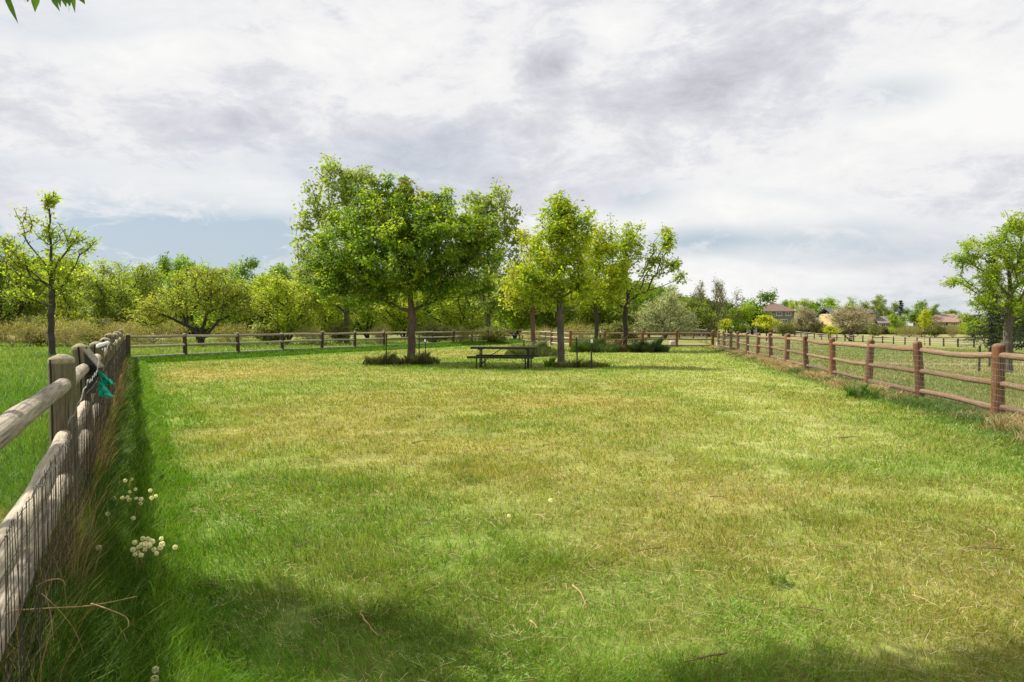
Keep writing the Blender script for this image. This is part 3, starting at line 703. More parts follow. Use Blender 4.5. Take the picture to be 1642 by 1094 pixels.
brush_lab = [('brush',20,'tan brush thicket at the far left foot of the wood'),('shrub',62,'green grey bush below the young tree'),('brush',108,'tan leafless brush just right of the young tree trunk'),('shrub',150,'low yellow green bush left of the corner of the fences'),
 ('brush',196,'pale brown brush behind the corner of the fences'),('brush',246,'tan brush left below the spreading willow'),('brush',372,'reddish brush under the right limbs of the spreading willow'),('shrub',428,'low green bush between the two willows'),('brush',500,'brown brush under the left of the cottonwood'),
 ('shrub',545,'low bush behind the fence left of the big maple'),('brush',610,'brown brush just left of the big maple trunk'),('shrub',700,'dark low bush just right of the big maple trunk'),('brush',735,'tan brush behind the left end of the picnic table'),('shrub',790,'green bush behind the picnic table'),('brush',870,'reddish brush left of the upright maple trunk'),('brush',925,'tan brush right of the upright maple trunk'),('shrub',990,'green bush behind the rightmost maple trunk')]
for i,(k,u,l) in enumerate(brush_lab):
    BACK.append((k,'brush_thicket' if k=='brush' else 'shrub',l,u,50+_q.random()*8 if u>240 else 46+_q.random()*6,(514 if u>260 else 506)+_q.random()*8,(48 if u>260 else 78)+_q.random()*25,_q.random()*6,G3,'bush'))
# ------------------------------------------------------------------ trees
def grow(seed, base_h, lobes, ntips, R0, leader=None, step=.45, up=.5, jit=.10, rtip=.008, lean=(0,0), shell=.45, attract=.45, multi=0, pexp=.62, wig=.03):
    """returns nodes P, parent, radius, tip indices"""
    r = np.random.default_rng(seed)
    P = [np.array((0,0,0.))]; par = [-1]
    top = leader if leader is not None else base_h
    n = max(3, int(top/.4))
    for i in range(1, n+1):
        t = i/n; P.append(np.array((lean[0]*t+wig*r.normal()*(t>.15), lean[1]*t+wig*r.normal()*(t>.15), top*t))); par.append(i-1)
    if multi:
        for k in range(multi):
            a = 2*PI*k/multi+r.random(); prev = 0; h = base_h+r.random()*1.2
            for i in range(1, 6):
                t = i/5; P.append(np.array((math.cos(a)*t*h*.55, math.sin(a)*t*h*.55, h*t))+.05*r.normal(size=3)); par.append(prev); prev = len(P)-1
    w = np.array([l[6] for l in lobes], float); w /= w.sum()
    tips = []
    for i in range(ntips):
        l = lobes[r.choice(len(lobes), p=w)]
        d = r.normal(size=3); d /= np.linalg.norm(d); q = r.random()**shell
        tips.append(np.array(l[:3])+d*q*np.array(l[3:6]))
    tips = np.array(tips); fork = np.array((lean[0]*base_h/top, lean[1]*base_h/top, base_h))
    tips = tips[np.argsort(np.linalg.norm((tips-fork)*np.array((1,1,.8)), axis=1))]
    A = np.zeros((ntips*14+400,3)); m = len(P); A[:m] = P; PL = np.zeros(len(A))
    for i in range(1,m): PL[i] = PL[par[i]]+np.linalg.norm(A[i]-A[par[i]])
    isT = []
    lo = base_h*.92
    for tp in tips:
        d = np.linalg.norm(A[:m]-tp, axis=1)
        pen = np.maximum(0, A[:m,2]-tp[2]+.25*d)*.9 + np.where(A[:m,2] < lo, 1e3 if not multi else 2.0, 0)
        j = int(np.argmin(d+pen+attract*PL[:m])); cur = A[j].copy(); dist = np.linalg.norm(tp-cur); k = max(1, min(10, int(dist/step)))
        p0 = cur; mid = (p0+tp)/2+np.array((0,0,-.12*up*dist))*1.0+r.normal(size=3)*jit*dist*.6
        if tp[2] > p0[2]: mid = mid + (tp-p0)*np.array((.12,.12,-.10))
        prev = j
        for s in range(1, k+1):
            t = s/k; q = (1-t)**2*p0+2*t*(1-t)*mid+t*t*tp + (r.normal(size=3)*jit*.35*step if s < k else 0)
            A[m] = q; par.append(prev); PL[m] = PL[prev]+dist/k; prev = m; m += 1
            if m >= len(A)-12: break
        isT.append(prev)
        if m >= len(A)-12: break
    A = A[:m]; par = np.array(par[:m]); cnt = np.zeros(m)
    for i in isT: cnt[i] += 1
    for i in range(m-1, 0, -1): cnt[par[i]] += cnt[i]
    rad = rtip + (R0-rtip)*(np.maximum(cnt,1)/cnt[0])**pexp - (R0-rtip)*(1/cnt[0])**pexp
    # root flare
    z = A[:,2]; fl = (cnt > .8*cnt[0]) & (z < .5); rad[fl] *= 1+.35*(1-z[fl]/.5)**2
    return A, par, rad, np.array(isT), cnt
def wood_mesh(name, A, par, rad, mat, sides=6, minr=0.):
    idx = np.arange(1, len(A)); idx = idx[rad[idx] >= minr]
    pa = par[idx]; P0 = A[pa]; P1 = A[idx]; d = P1-P0; ln = np.linalg.norm(d,axis=1,keepdims=True)+1e-9; d = d/ln
    r1 = rad[idx]; r0 = np.minimum(rad[pa], r1*1.25+.004)
    P0 = P0-d*r0[:,None]*.25; P1 = P1+d*r1[:,None]*.2
    ref = np.where(np.abs(d[:,2:3])>.95, np.array([[1.,0,0]]), np.array([[0,0,1.]]))
    a = np.cross(d, ref); a /= np.linalg.norm(a,axis=1,keepdims=True); 
    # near vertical pieces share one frame so that the trunk joins up
    vert = np.abs(d[:,2]) > .8; a[vert] = np.array((1.,0,0)) - d[vert]*d[vert,0:1]; a /= np.linalg.norm(a,axis=1,keepdims=True)
    b = np.cross(d, a); n = len(idx); V = np.empty((n, 2*sides, 3))
    for k in range(sides):
        o = a*math.cos(2*PI*k/sides)+b*math.sin(2*PI*k/sides)
        V[:,k] = P0+o*r0[:,None]; V[:,sides+k] = P1+o*r1[:,None]
    q = []
    for k in range(sides): q += [k, (k+1)%sides, sides+(k+1)%sides, sides+k]
    I = ((np.arange(n)*2*sides)[:,None]+np.array(q)[None,:]).ravel()
    return npmesh(name, V.reshape(-1,3), np.full(n*sides,4), I, None, True)
def leaf_mesh(name, A, par, tips, seed, per, size, cr, cols, wts, flat=.55, droop=.2, aspect=.55, tone=.22, along=True, young=None):
    """leaf-sized folded blades gathered round the twig ends; colour per leaf, with a tone per twig"""
    r = np.random.default_rng(seed); nt_ = len(tips)
    nper = np.maximum(3, (per*(.5+r.random(nt_))).astype(int)); tid = np.repeat(np.arange(nt_), nper); n = len(tid)
    T = A[tips[tid]]; Pp = A[par[tips[tid]]]
    t = r.random((n,1))*1.2 if along else np.zeros((n,1))
    c = T + (Pp-T)*t
    off = r.normal(size=(n,3)); off /= np.linalg.norm(off,axis=1,keepdims=True)
    crr = (cr*(.6+.8*r.random(nt_)))[tid][:,None]
    c = c + off*crr*(r.random((n,1))**.5)*np.array((1,1,flat))
    # direction: outward from the twig, drooping
    out = off*np.array((1,1,.4)) + r.normal(size=(n,3))*.5; out[:,2] -= droop; out /= np.linalg.norm(out,axis=1,keepdims=True)
    nrm = np.array((0,0,1.))+r.normal(size=(n,3))*.55; side = np.cross(nrm, out); side /= (np.linalg.norm(side,axis=1,keepdims=True)+1e-9); up = np.cross(out, side)
    s = (size*(.45+1.15*r.random((n,1))**1.3))
    V = np.empty((n,4,3)); V[:,0] = c; V[:,1] = c+out*s*.5+side*s*aspect*.5+up*s*.08; V[:,2] = c+out*s; V[:,3] = c+out*s*.5-side*s*aspect*.5+up*s*.08
    cols = np.array(cols); w = np.array(wts,float); w/=w.sum()
    ct = cols[r.choice(len(cols), nt_, p=w)][tid]; ci = cols[r.choice(len(cols), n, p=w)]
    col = ct*.6+ci*.4
    col = col*(1+tone*(r.random((nt_,1))*2-1))[tid]*(1+.25*(r.random((n,1))*2-1))
    col = np.clip(col, .004, .9)
    I = np.arange(n*4)
    return npmesh(name, V.reshape(-1,3), np.full(n,4), I, np.repeat(col,4,axis=0))
def make_tree(name, label, loc, seed, g, l, bark, group=None, cat='tree', sides=7, rotz=0):
    root = thing(name, label, cat, (loc[0], loc[1], gzf(loc[0],loc[1])-.03 if len(loc) < 3 else loc[2]), rotz, group)
    A, par, rad, tips, cnt = grow(seed, **g)
    tr = obj('trunk', wood_mesh('trunk', A, par, rad, bark, sides), bark, root)
    cr = obj('crown', leaf_mesh('crown', A, par, tips, seed+1, **l), M['leaf'], root)
    return root
YG = (.44,.52,.04); BG = (.29,.42,.035); MG = (.17,.29,.03); DG = (.07,.15,.02); OL = (.16,.19,.045); GG = (.38,.42,.26); BR=(.15,.12,.06); YY=(.50,.50,.035)
def SC(a,b,L_): return [(l[0]*a,l[1]*a,1.6+(l[2]-1.6)*b,l[3]*a,l[4]*a,l[5]*b,l[6]) for l in L_]
# big maple
make_tree('maple_tree', 'large broad maple with a dense green crown and reddish trunk, left of the picnic table', (-4.03,27.3), 101,
  dict(base_h=1.55, leader=4.2, ntips=1250, R0=.165, step=.4, up=.5, jit=.09, rtip=.007, shell=.5,
   lobes=SC(1.1,1.17,[(-.2,0,4.5,3.1,2.6,1.75,4.5),(-.4,0,4.1,2.9,2.6,1.5,3),(1.9,0,4.0,1.6,2.0,1.5,2),(-2.2,.2,3.6,1.9,1.9,1.5,2),(.2,0,5.2,1.7,1.7,1.0,1.2),(-1.3,0,6.0,.8,.9,1.15,.8),(1.0,0,5.7,.75,.8,.85,.6),(-.2,0,5.9,.8,.8,.8,.6),(-3.1,0,3.0,.8,.8,.6,.5),(2.5,0,4.6,1.0,1.0,1.0,.8),(-2.4,0,4.9,1.0,1.0,.8,.7),(1.2,0,2.9,1.8,1.5,.5,.7),(-1.8,0,2.7,1.8,1.5,.6,.8),(-3.5,.2,4.0,.6,.8,.8,.4)])),
  dict(per=64, size=.12, cr=.27, cols=[YG,BG,MG,DG,(.24,.17,.05)], wts=[1.6,2.6,3.6,2.2,.3], flat=.38, droop=.35, tone=.3), M['bark_red'])
make_tree('maple_tree', 'upright yellow green maple with a straight grey trunk, just right of the picnic table', (1.85,25.6), 111,
  dict(base_h=2.15, leader=5.2, ntips=420, R0=.135, step=.35, jit=.08, rtip=.006, lean=(-.15,0), shell=.55,
   lobes=[(0,0,4.1,1.45,1.4,1.3,3),(.2,0,5.3,1.1,1.0,1.0,2),(-1.0,0,3.3,.9,.9,.8,1),(.0,0,6.1,.65,.6,.45,.7),(.9,0,3.0,.8,.8,.6,.6),(-.6,0,2.7,.8,.8,.4,.5)]),
  dict(per=44, size=.12, cr=.26, cols=[YG,YY,BG,MG], wts=[3,1.2,2.6,1.2], flat=.5, droop=.3, tone=.25), M['bark'])
make_tree('maple_tree', 'yellow green maple with a thin dark trunk, behind and right of the upright maple', (4.95,40.3), 121,
  dict(base_h=2.6, leader=6.2, ntips=330, R0=.12, step=.45, jit=.09, rtip=.007,
   lobes=[(0,0,5.0,2.0,1.9,1.7,3),(.2,0,6.6,1.3,1.3,1.1,1.5),(-1.0,0,3.6,1.4,1.3,.8,1),(1.2,0,4.2,1.0,1.0,1.0,.7)]),
  dict(per=38, size=.16, cr=.36, cols=[YY,YG,BG], wts=[1.5,3,1.6], flat=.5, droop=.3, tone=.22), M['bark_dark'])
make_tree('maple_tree', 'open maple with long limbs reaching right, rightmost of the trees in the pen', (6.9,41.6), 131,
  dict(base_h=1.9, leader=2.6, ntips=350, R0=.15, step=.45, jit=.10, rtip=.009, shell=.75, multi=0,
   lobes=[(-.6,0,4.8,1.3,1.6,1.9,2),(.2,0,6.6,1.2,1.4,1.5,2),(1.7,0,5.5,1.0,1.2,1.3,1.2),(2.6,0,6.9,.5,.7,.9,.7),(2.9,0,5.3,.6,.8,.6,.5),(3.5,0,4.6,.5,.6,.4,.4),(-1.0,0,3.3,.9,1.0,.6,.6),(.9,0,3.6,1.0,1.0,.5,.4),(-.9,0,8.0,.15,.2,.5,.12),(.8,0,7.6,.3,.3,.4,.2)]),
  dict(per=24, size=.16, cr=.30, cols=[YG,BG,YY,MG], wts=[3,2.6,1,1], flat=.6, droop=.3, tone=.22), M['bark_dark'])
make_tree('maple_tree', 'pale yellow green tree with peeling reddish trunk, behind the right end of the table', (1.35,44.2), 141,
  dict(base_h=2.1, leader=4.4, ntips=340, R0=.15, step=.5, jit=.12, rtip=.008, shell=.7,
   lobes=[(-.2,0,4.6,2.0,1.8,1.6,3),(-1.4,0,3.6,1.3,1.3,1.0,1.3),(.4,0,6.4,1.2,1.2,1.3,1.3),(-.6,0,7.3,.6,.6,.8,.5),(.9,0,3.7,1.1,1.0,.8,.8)]),
  dict(per=28, size=.155, cr=.32, cols=[YY,YG,(.36,.42,.09)], wts=[1.4,2.6,1.4], flat=.6, droop=.3, tone=.22), M['bark_red'])
# sapling outside the left fence
make_tree('young_tree', 'young tree with open branches and sparse yellow green leaves, beyond the left fence', (X(83,33),33.), 151,
  dict(base_h=2.3, leader=7.9, ntips=200, R0=.15, step=.4, jit=.10, rtip=.014, shell=.85, attract=.5, wig=.05,
   lobes=[(.1,0,7.6,.4,.4,.9,1.1),(.1,0,6.2,.8,.7,.9,1.3),(-.9,0,6.6,.8,.7,1.3,1.4),(1.1,0,5.6,1.1,.8,.9,1.4),(-1.4,0,4.6,1.2,1.0,1.1,1.9),(0,0,4.4,1.3,1.3,1.3,2.2),(.9,0,4.0,1.1,1.0,.9,1.4),(-2.2,0,5.6,.5,.5,.6,.6),(1.9,0,5.5,.4,.4,.5,.5),(-1.3,0,3.2,1.1,.8,.5,1)]),
  dict(per=24, size=.14, cr=.26, cols=[YG,BG,(.34,.28,.07)], wts=[2.4,2.2,.5], flat=.8, droop=.1, tone=.2, aspect=.6), M['bark_dark'])
# right tree
make_tree('locust_tree', 'tall feathery green tree at the right edge of the picture, beyond the right fence', (X(1617,29),29.), 161,
  dict(base_h=2.1, leader=4.6, ntips=470, R0=.17, step=.4, jit=.10, rtip=.007, shell=.6,
   lobes=[(.4,0,5.0,1.5,1.5,1.4,3),(-1.0,0,4.4,1.0,1.0,1.0,1.5),(-2.1,0,4.9,.5,.6,.3,.6),(-2.3,0,3.9,.4,.6,.2,.4),(-1.5,0,5.5,.6,.7,.6,.7),(.2,0,6.4,.9,.9,.6,1.0),(1.4,0,6.2,1.4,1.4,1.0,1.8),(-.4,0,5.6,1.0,1.0,.8,1.2),(1.5,0,4.4,1.6,1.4,1.6,2),(-.9,0,3.1,1.0,1.0,.5,.9),(.9,0,2.9,1.2,1.2,.5,.9)]),
  dict(per=44, size=.11, cr=.25, cols=[YG,BG,MG], wts=[2.4,3,1.8], flat=.5, droop=.45, tone=.25, aspect=.45), M['bark'])
# tree over the camera, whose twigs hang into the top left corner
oh = thing('ash_tree', 'tree arching overhead, only a few hanging leaves of it showing in the top left corner', 'tree', (-7.2,2.2,gzf(-7.2,2.2)))
A, par, rad, tips, cnt = grow(171, base_h=3.2, leader=5.2, ntips=250, R0=.12, step=.4, jit=.1, rtip=.006, shell=.5,
   lobes=[(0, 0, 6.8, 2.6, 2.4, 1.6, 2.0), (0.59, 3.41, 5.9, 0.9, 0.35, 0.35, 1.6), (0.5, 2.95, 5.5, 0.6, 0.5, 0.3, 1.2), (1.21, 3.28, 5.75, 0.9, 0.42, 0.38, 1.5), (2.01, 3.03, 5.75, 0.55, 0.35, 0.3, 0.9), (4.29, 2.27, 5.05, 0.5, 0.2, 0.24, 0.7), (5.19, 2.31, 5.1, 0.7, 0.25, 0.22, 1.5), (6.08, 2.31, 5.15, 0.7, 0.25, 0.22, 1.3), (6.98, 2.3, 5.2, 0.7, 0.28, 0.22, 0.9), (0.26, 2.23, 6.2, 1.3, 0.8, 0.6, 0.8)])
obj('trunk', wood_mesh('trunk', A, par, rad, M['bark'], 7), M['bark'], oh)
cr_ = obj('crown', leaf_mesh('crown', A, par, tips, 172, per=58, size=.12, cr=.26, cols=[BG,MG,YG], wts=[2,2,1], flat=.5, droop=.5, aspect=.38), M['leaf'], oh)
# the hanging twigs themselves: lance shaped leaflets modelled singly
mb = MB(); lm = MB(); rr = random.Random(8)
def leaflet(mb, P, d, ln, wd):
    P = Vector(P); d = Vector(d).normalized(); s = d.cross(Vector((rr.uniform(-.4,.4),1,rr.uniform(-.2,.2)))).normalized(); n = s.cross(d)
    prof = [(0,.06),(.15,.55),(.35,1),(.6,.85),(.82,.4),(1,.0)]; vs=[]; fs=[]
    for t, k in prof:
        b = n*(.10*ln*t*t)
        vs += [P+d*ln*t+b+s*wd*k*.5+n*wd*.12, P+d*ln*t+b, P+d*ln*t+b-s*wd*k*.5+n*wd*.12]
    for i in range(len(prof)-1):
        a = i*3; fs += [(a,a+1,a+4,a+3),(a+1,a+2,a+5,a+4)]
    mb.add(vs, fs)
def W(u, v, D): return Vector((X(u,D)+7.2, D-2.2, Z(v,D)-oh.location.z))
D = 4.0
for (u0,v0,u1,v1,wd) in [(14,-12,32,38,9),(52,-14,51,6,10),(66,-14,62,21,13),(86,-16,97,20,13),(100,-12,101,14,9),(112,-18,116,12,15),(122,-16,125,22,8),(126,-14,141,8,13),(104,-18,112,13,12),(3,-30,10,-6,12),(72,-20,80,-2,12)]:
    a, b = W(u0,v0,D), W(u1,v1,D-.05); leaflet(lm, a, b-a, (b-a).length, wd*D/F)
tw = [W(150,-60,D+.1), W(118,-26,D), W(90,-20,D), W(60,-18,D), W(20,-18,D)]
mb.tube(tw, [.006,.004,.003,.003,.002], 5); mb.tube([W(115,-22,D), W(117,6,D-.02), W(118,24,D-.02)], [.002,.0012,.0008], 4); mb.tube([W(36,-16,D), W(42,-4,D), W(49,9,D)], [.0015,.001,.0006], 4)
near_j = int(np.argmin(np.linalg.norm(A-np.array(tw[0]),axis=1))); mb.tube([tw[0], (tw[0]+Vector(A[near_j]))/2+Vector((0,0,.1)), Vector(A[near_j])], [.006,.009,.012], 5)
mb.build('twig', M['twig'], oh)
me = lm.mesh('leaflets', True); a_ = me.color_attributes.new('col','FLOAT_COLOR','POINT')
for i in range(len(me.vertices)): a_.data[i].color = (.10,.20,.025,1)
obj('leaves', me, M['leaf'], oh)

# ---- background trees: prototypes copied at their own sizes
PROTO = {}
def proto(key, seed, H, W_, g, l, bark):
    A, par, rad, tips, cnt = grow(seed, **g)
    wm = wood_mesh('trunk', A, par, rad, bark, 5, .012 if key != 'willow' else 0); wm.materials.append(bark)
    lmsh = leaf_mesh('crown', A, par, tips, seed+1, **l); lmsh.materials.append(M['leaf'])
    co_ = np.empty(len(lmsh.vertices)*3, np.float32); lmsh.vertices.foreach_get('co', co_); co_ = co_.reshape(-1,3)
    H = float(np.percentile(co_[:,2], 99.6)); W_ = float(np.percentile(co_[:,0], 99)-np.percentile(co_[:,0], 1))
    PROTO[key] = (wm, lmsh, H, W_)
def lb(rng, n, W_, H, zc, k=.38, flat=1.):
    out = [(0,0,zc*H,W_*.30,W_*.30,H*.30*flat,2)]
    r = random.Random(rng)
    for i in range(n):
        a = 2*PI*i/n+r.random(); q = W_*.5*(.45+.2*r.random())
        out.append((math.cos(a)*q, math.sin(a)*q, H*(zc+r.uniform(-.22,.24)), W_*k*.5*r.uniform(.6,1.1), W_*k*.5*r.uniform(.6,1.1), H*k*.40*r.uniform(.7,1.1), 1))
    return out
for i, (key, cols, wts, zc) in enumerate([('green', [BG,MG,DG], [2,3,1.6], .6), ('yellow', [YG,(.30,.34,.07),BG], [2.4,2,1.2], .52), ('olive', [OL,(.22,.29,.04),BG], [2.2,2.6,1.2], .52), ('bright', [YG,BG,(.2,.33,.05)], [1.5,3,2], .55)]):
    for v in range(2):
        proto(key+str(v), 300+i*10+v, 9, 9, dict(base_h=1.3, leader=4.5, ntips=250, R0=.22, step=.7, jit=.13, rtip=.02, shell=.5, multi=3 if key != 'green' else 0, lobes=lb(300+i*7+v, 11, 9, 9, zc)+[(0,0,2.2,3.6,3.4,1.7,3.2)]*(key != 'green')),
          dict(per=54, size=.23, cr=.62, cols=cols, wts=wts, flat=.6, droop=.2, tone=.3), M['bark_dark'])
# spreading willow with dark crooked limbs, open underneath
proto('spread', 350, 6, 10.5, dict(base_h=.9, leader=1.2, ntips=330, R0=.22, step=.5, jit=.2, rtip=.02, shell=.35, multi=5,
      lobes=[(-2.4,0,3.1,1.9,1.8,1.0,2),(.3,0,4.6,2.0,1.8,1.0,2.2),(2.2,0,3.9,1.6,1.6,1.0,1.6),(-3.9,0,2.2,1.3,1.4,.9,1.1),(3.4,0,2.8,1.5,1.5,1.0,1.2),(-.8,-.6,3.2,1.6,1.4,.7,1),(1.2,-.5,2.6,1.3,1.2,.6,.5)]),
      dict(per=46, size=.15, cr=.46, cols=[(.33,.38,.05),(.38,.37,.07),(.25,.33,.05)], wts=[3,1.5,2], flat=.6, droop=.1, tone=.24), M['bark_dark'])
proto('cotton', 360, 16, 9.5, dict(base_h=2.4, leader=12, ntips=460, R0=.22, step=.8, jit=.12, rtip=.018, shell=.6,
      lobes=[(0,0,11.5,2.6,2.6,2.6,2),(-.9,0,13.7,1.6,1.4,1.5,1.2),(1.2,0,13.0,1.7,1.4,1.6,1),(-2.5,0,10.6,1.8,1.6,2.2,1.5),(2.5,0,10.0,1.8,1.6,2.4,1.4),(-3.2,0,8,1.4,1.4,1.8,1),(0,0,7.0,3.0,2.8,2.4,2),(-2.8,0,5.4,1.6,1.8,1.6,1.1),(2.6,0,5.2,1.7,1.8,1.5,1.1),(0,0,4.0,2.6,2.6,1.4,1)]),
      dict(per=27, size=.26, cr=.52, cols=[(.30,.38,.10),(.38,.43,.18),BG], wts=[3,1.5,1.6], flat=.8, droop=.5, tone=.22, aspect=.7), M['bark'])
proto('silver', 370, 5.5, 8, dict(base_h=.7, leader=1.2, ntips=300, R0=.25, step=.5, jit=.16, rtip=.015, shell=.4, multi=4, lobes=[(0,0,3.7,2.2,2.0,1.4,2.5),(-2.0,0,2.2,1.5,1.5,1.5,1.5),(2.2,0,1.9,1.7,1.5,1.5,1.6),(0,-.8,1.6,2.6,1.6,1.2,1.6),(.6,0,4.7,1.0,1.0,.7,.6)]),
      dict(per=40, size=.17, cr=.45, cols=[GG,(.44,.46,.32),(.26,.31,.17)], wts=[3,1.5,1.5], flat=.7, droop=.1, tone=.25, aspect=.4), M['bark'])
proto('pink', 375, 5.5, 8, dict(base_h=1.2, leader=2.0, ntips=300, R0=.22, step=.5, jit=.14, rtip=.015, shell=.4, multi=3, lobes=[(0,0,3.7,2.2,2.0,1.5,2.5),(-1.7,0,2.8,1.5,1.5,1.2,1.5),(1.7,0,2.7,1.6,1.5,1.2,1.6),(.6,0,4.7,1.0,1.0,.7,.6)]),
      dict(per=40, size=.17, cr=.45, cols=[(.36,.32,.26),(.31,.34,.22),(.40,.31,.28)], wts=[2,2,1.5], flat=.7, droop=.1, tone=.25, aspect=.5), M['bark'])
proto('willow', 380, 9, 9, dict(base_h=.8, leader=2, ntips=420, R0=.22, step=.9, jit=.05, rtip=.022, shell=.3, multi=7, lobes=[(i*1.15-3.4, (i%3-1)*1.0, 6.3-abs(i-3)*.55, .9, .9, 2.3, 1) for i in range(7)]+[(0,0,3.2,3.6,2.2,2.0,2.5)]),
      dict(per=22, size=.20, cr=.40, cols=[(.17,.17,.06),(.21,.21,.09),(.13,.13,.05)], wts=[2,2,2], flat=1.8, droop=-.6, tone=.2, aspect=.3), M['bark'])
proto('shrub', 390, 2.2, 4, dict(base_h=.25, leader=.5, ntips=120, R0=.06, step=.35, jit=.15, rtip=.01, shell=.5, multi=5, lobes=[(0,0,1.2,1.5,1.3,.8,2),(-1,0,.9,.9,.9,.7,1),(1,.2,.9,.9,.9,.7,1)]),
      dict(per=38, size=.13, cr=.32, cols=[(.19,.21,.06),(.25,.22,.10),(.14,.18,.04)], wts=[2,1.3,2], flat=.8, tone=.25), M['bark'])
proto('brush', 395, 2.2, 5, dict(base_h=.1, leader=.3, ntips=420, R0=.05, step=.45, jit=.10, rtip=.010, shell=.4, multi=9, lobes=[(-1.4,0,1.1,1.2,1.2,.8,1),(0,0,1.3,1.4,1.2,.8,1),(1.3,0,1.0,1.2,1.2,.8,1)]),
      dict(per=14, size=.12, cr=.25, cols=[(.30,.26,.13),(.36,.31,.16),(.24,.28,.07)], wts=[2,1.3,1.2], flat=1.2, droop=-.6, tone=.2, aspect=.25), simple('brush_stems', (.26,.20,.15), .9, .3, 8))
proto('round', 400, 7, 6, dict(base_h=1.2, leader=4, ntips=210, R0=.18, step=.6, jit=.1, rtip=.02, shell=.5, lobes=lb(77, 8, 6, 7, .56)), 
      dict(per=46, size=.22, cr=.5, cols=[MG,BG,DG], wts=[3,2,2], flat=.7, tone=.3), M['bark_dark'])
proto('small', 410, 4.5, 3.4, dict(base_h=1.4, leader=2.6, ntips=80, R0=.07, step=.4, jit=.1, rtip=.012, shell=.5, lobes=[(0,0,3.0,1.4,1.3,.9,2),(.2,0,3.9,.8,.8,.5,1)]),
      dict(per=34, size=.16, cr=.34, cols=[YY,YG], wts=[2,2], flat=.6, tone=.2), M['bark_dark'])
# spruce: whorled layers of drooping boughs
rs = np.random.default_rng(9); A=[(0,0,0.)]; par=[-1]
for i in range(1,19): A.append((0,0,i*.5)); par.append(i-1)
tipsC = []
for i in range(2,18):
    for k in range(9):
        a = rs.random()*2*PI; ln = (9.2-i*.5)*.34*(.8+.4*rs.random()); prev = i
        for s in (.5,1.):
            A.append((math.cos(a)*ln*s, math.sin(a)*ln*s, i*.5-.18*ln*s+.06*ln*s*s)); par.append(prev); prev=len(A)-1; tipsC.append(prev)
A = np.array(A); par = np.array(par); rad = np.where(np.arange(len(A))<19, .14-.007*np.arange(len(A)), .02)
wm = wood_mesh('trunk', A, par, rad, None, 5); wm.materials.append(M['bark_dark'])
lmm = leaf_mesh('crown', A, par, np.array(tipsC), 91, per=42, size=.20, cr=.34, cols=[(.035,.06,.035),(.05,.075,.04)], wts=[1,1], flat=.5, droop=.3, tone=.25, aspect=.3); lmm.materials.append(M['leaf'])
PROTO['spruce'] = (wm, lmm, 9.2, 6)
BGC = 0
def place(key, name, label, u, D, vtop, wpx, rz, group=None, cat='tree', dz_=0):
    wm, lm_, H, W_ = PROTO[key]; x = X(u, D); g = gzf(x, D)
    h = Z(vtop, D)-g; s = h/H; sx = (wpx/F*D)/W_
    o = thing(name, label, cat, (x, D, g-.05), rz, group); o.scale = (sx, sx, s)
    for nm, me in (('trunk', wm), ('crown', lm_)):
        c = bpy.data.objects.new(nm, me); link(c, o)
    return o
for row in BACK:
    place(*row)
# ------------------------------------------------------------------ far wood closing the gaps
r = np.random.default_rng(77); n = 46000
ang = r.random(n); u = -120+ang*1270; D = 118+18*r.random(n)
x = X(u, D); topz = 7.5+2.8*fbm(u, u*0, 46, 3)-3*ss(980,1150,u); z = topz*(r.random(n)**.8)
s = .55*(.5+r.random(n)); c = np.stack([x, D, z+gz(x,D)],1)
d1 = r.normal(size=(n,3)); d1/=np.linalg.norm(d1,axis=1,keepdims=True); d2 = np.cross(d1, r.normal(size=(n,3))); d2/=np.linalg.norm(d2,axis=1,keepdims=True)
V = np.empty((n,4,3)); V[:,0]=c-d1*s[:,None]; V[:,1]=c+d2*s[:,None]*.6; V[:,2]=c+d1*s[:,None]; V[:,3]=c-d2*s[:,None]*.6
cols = np.array([(.16,.26,.035),(.22,.32,.04),(.20,.22,.06),(.10,.18,.03)])[(vnoise(u, z*6, 14, 2)*3.99).astype(int)]*(.75+.5*r.random((n,1)))
obj('distant_wood', npmesh('distant_wood', V.reshape(-1,3), np.full(n,4), np.arange(n*4), np.repeat(cols,4,axis=0)), M['leaf'], kind='stuff')
# hedge line before the far houses
n = 26000; u = 1180+r.random(n)*520; D = 162+5*r.random(n); x = X(u,D); z = (1.0+1.2*fbm(u,u*0,22,5))*r.random(n)
s = .32*(.5+r.random(n)); c = np.stack([x, D, z+gz(x,D)],1)
d1 = r.normal(size=(n,3)); d1/=np.linalg.norm(d1,axis=1,keepdims=True); d2 = np.cross(d1, r.normal(size=(n,3))); d2/=np.linalg.norm(d2,axis=1,keepdims=True)
V = np.empty((n,4,3)); V[:,0]=c-d1*s[:,None]; V[:,1]=c+d2*s[:,None]*.6; V[:,2]=c+d1*s[:,None]; V[:,3]=c-d2*s[:,None]*.6
cols = np.array([(.10,.16,.03),(.14,.20,.035),(.22,.18,.12),(.08,.13,.03)])[(vnoise(u, u*0, 9, 2)*3.99).astype(int)]*(.75+.5*r.random((n,1)))
obj('hedge_growth', npmesh('hedge_growth', V.reshape(-1,3), np.full(n,4), np.arange(n*4), np.repeat(cols,4,axis=0)), M['leaf'], kind='stuff')

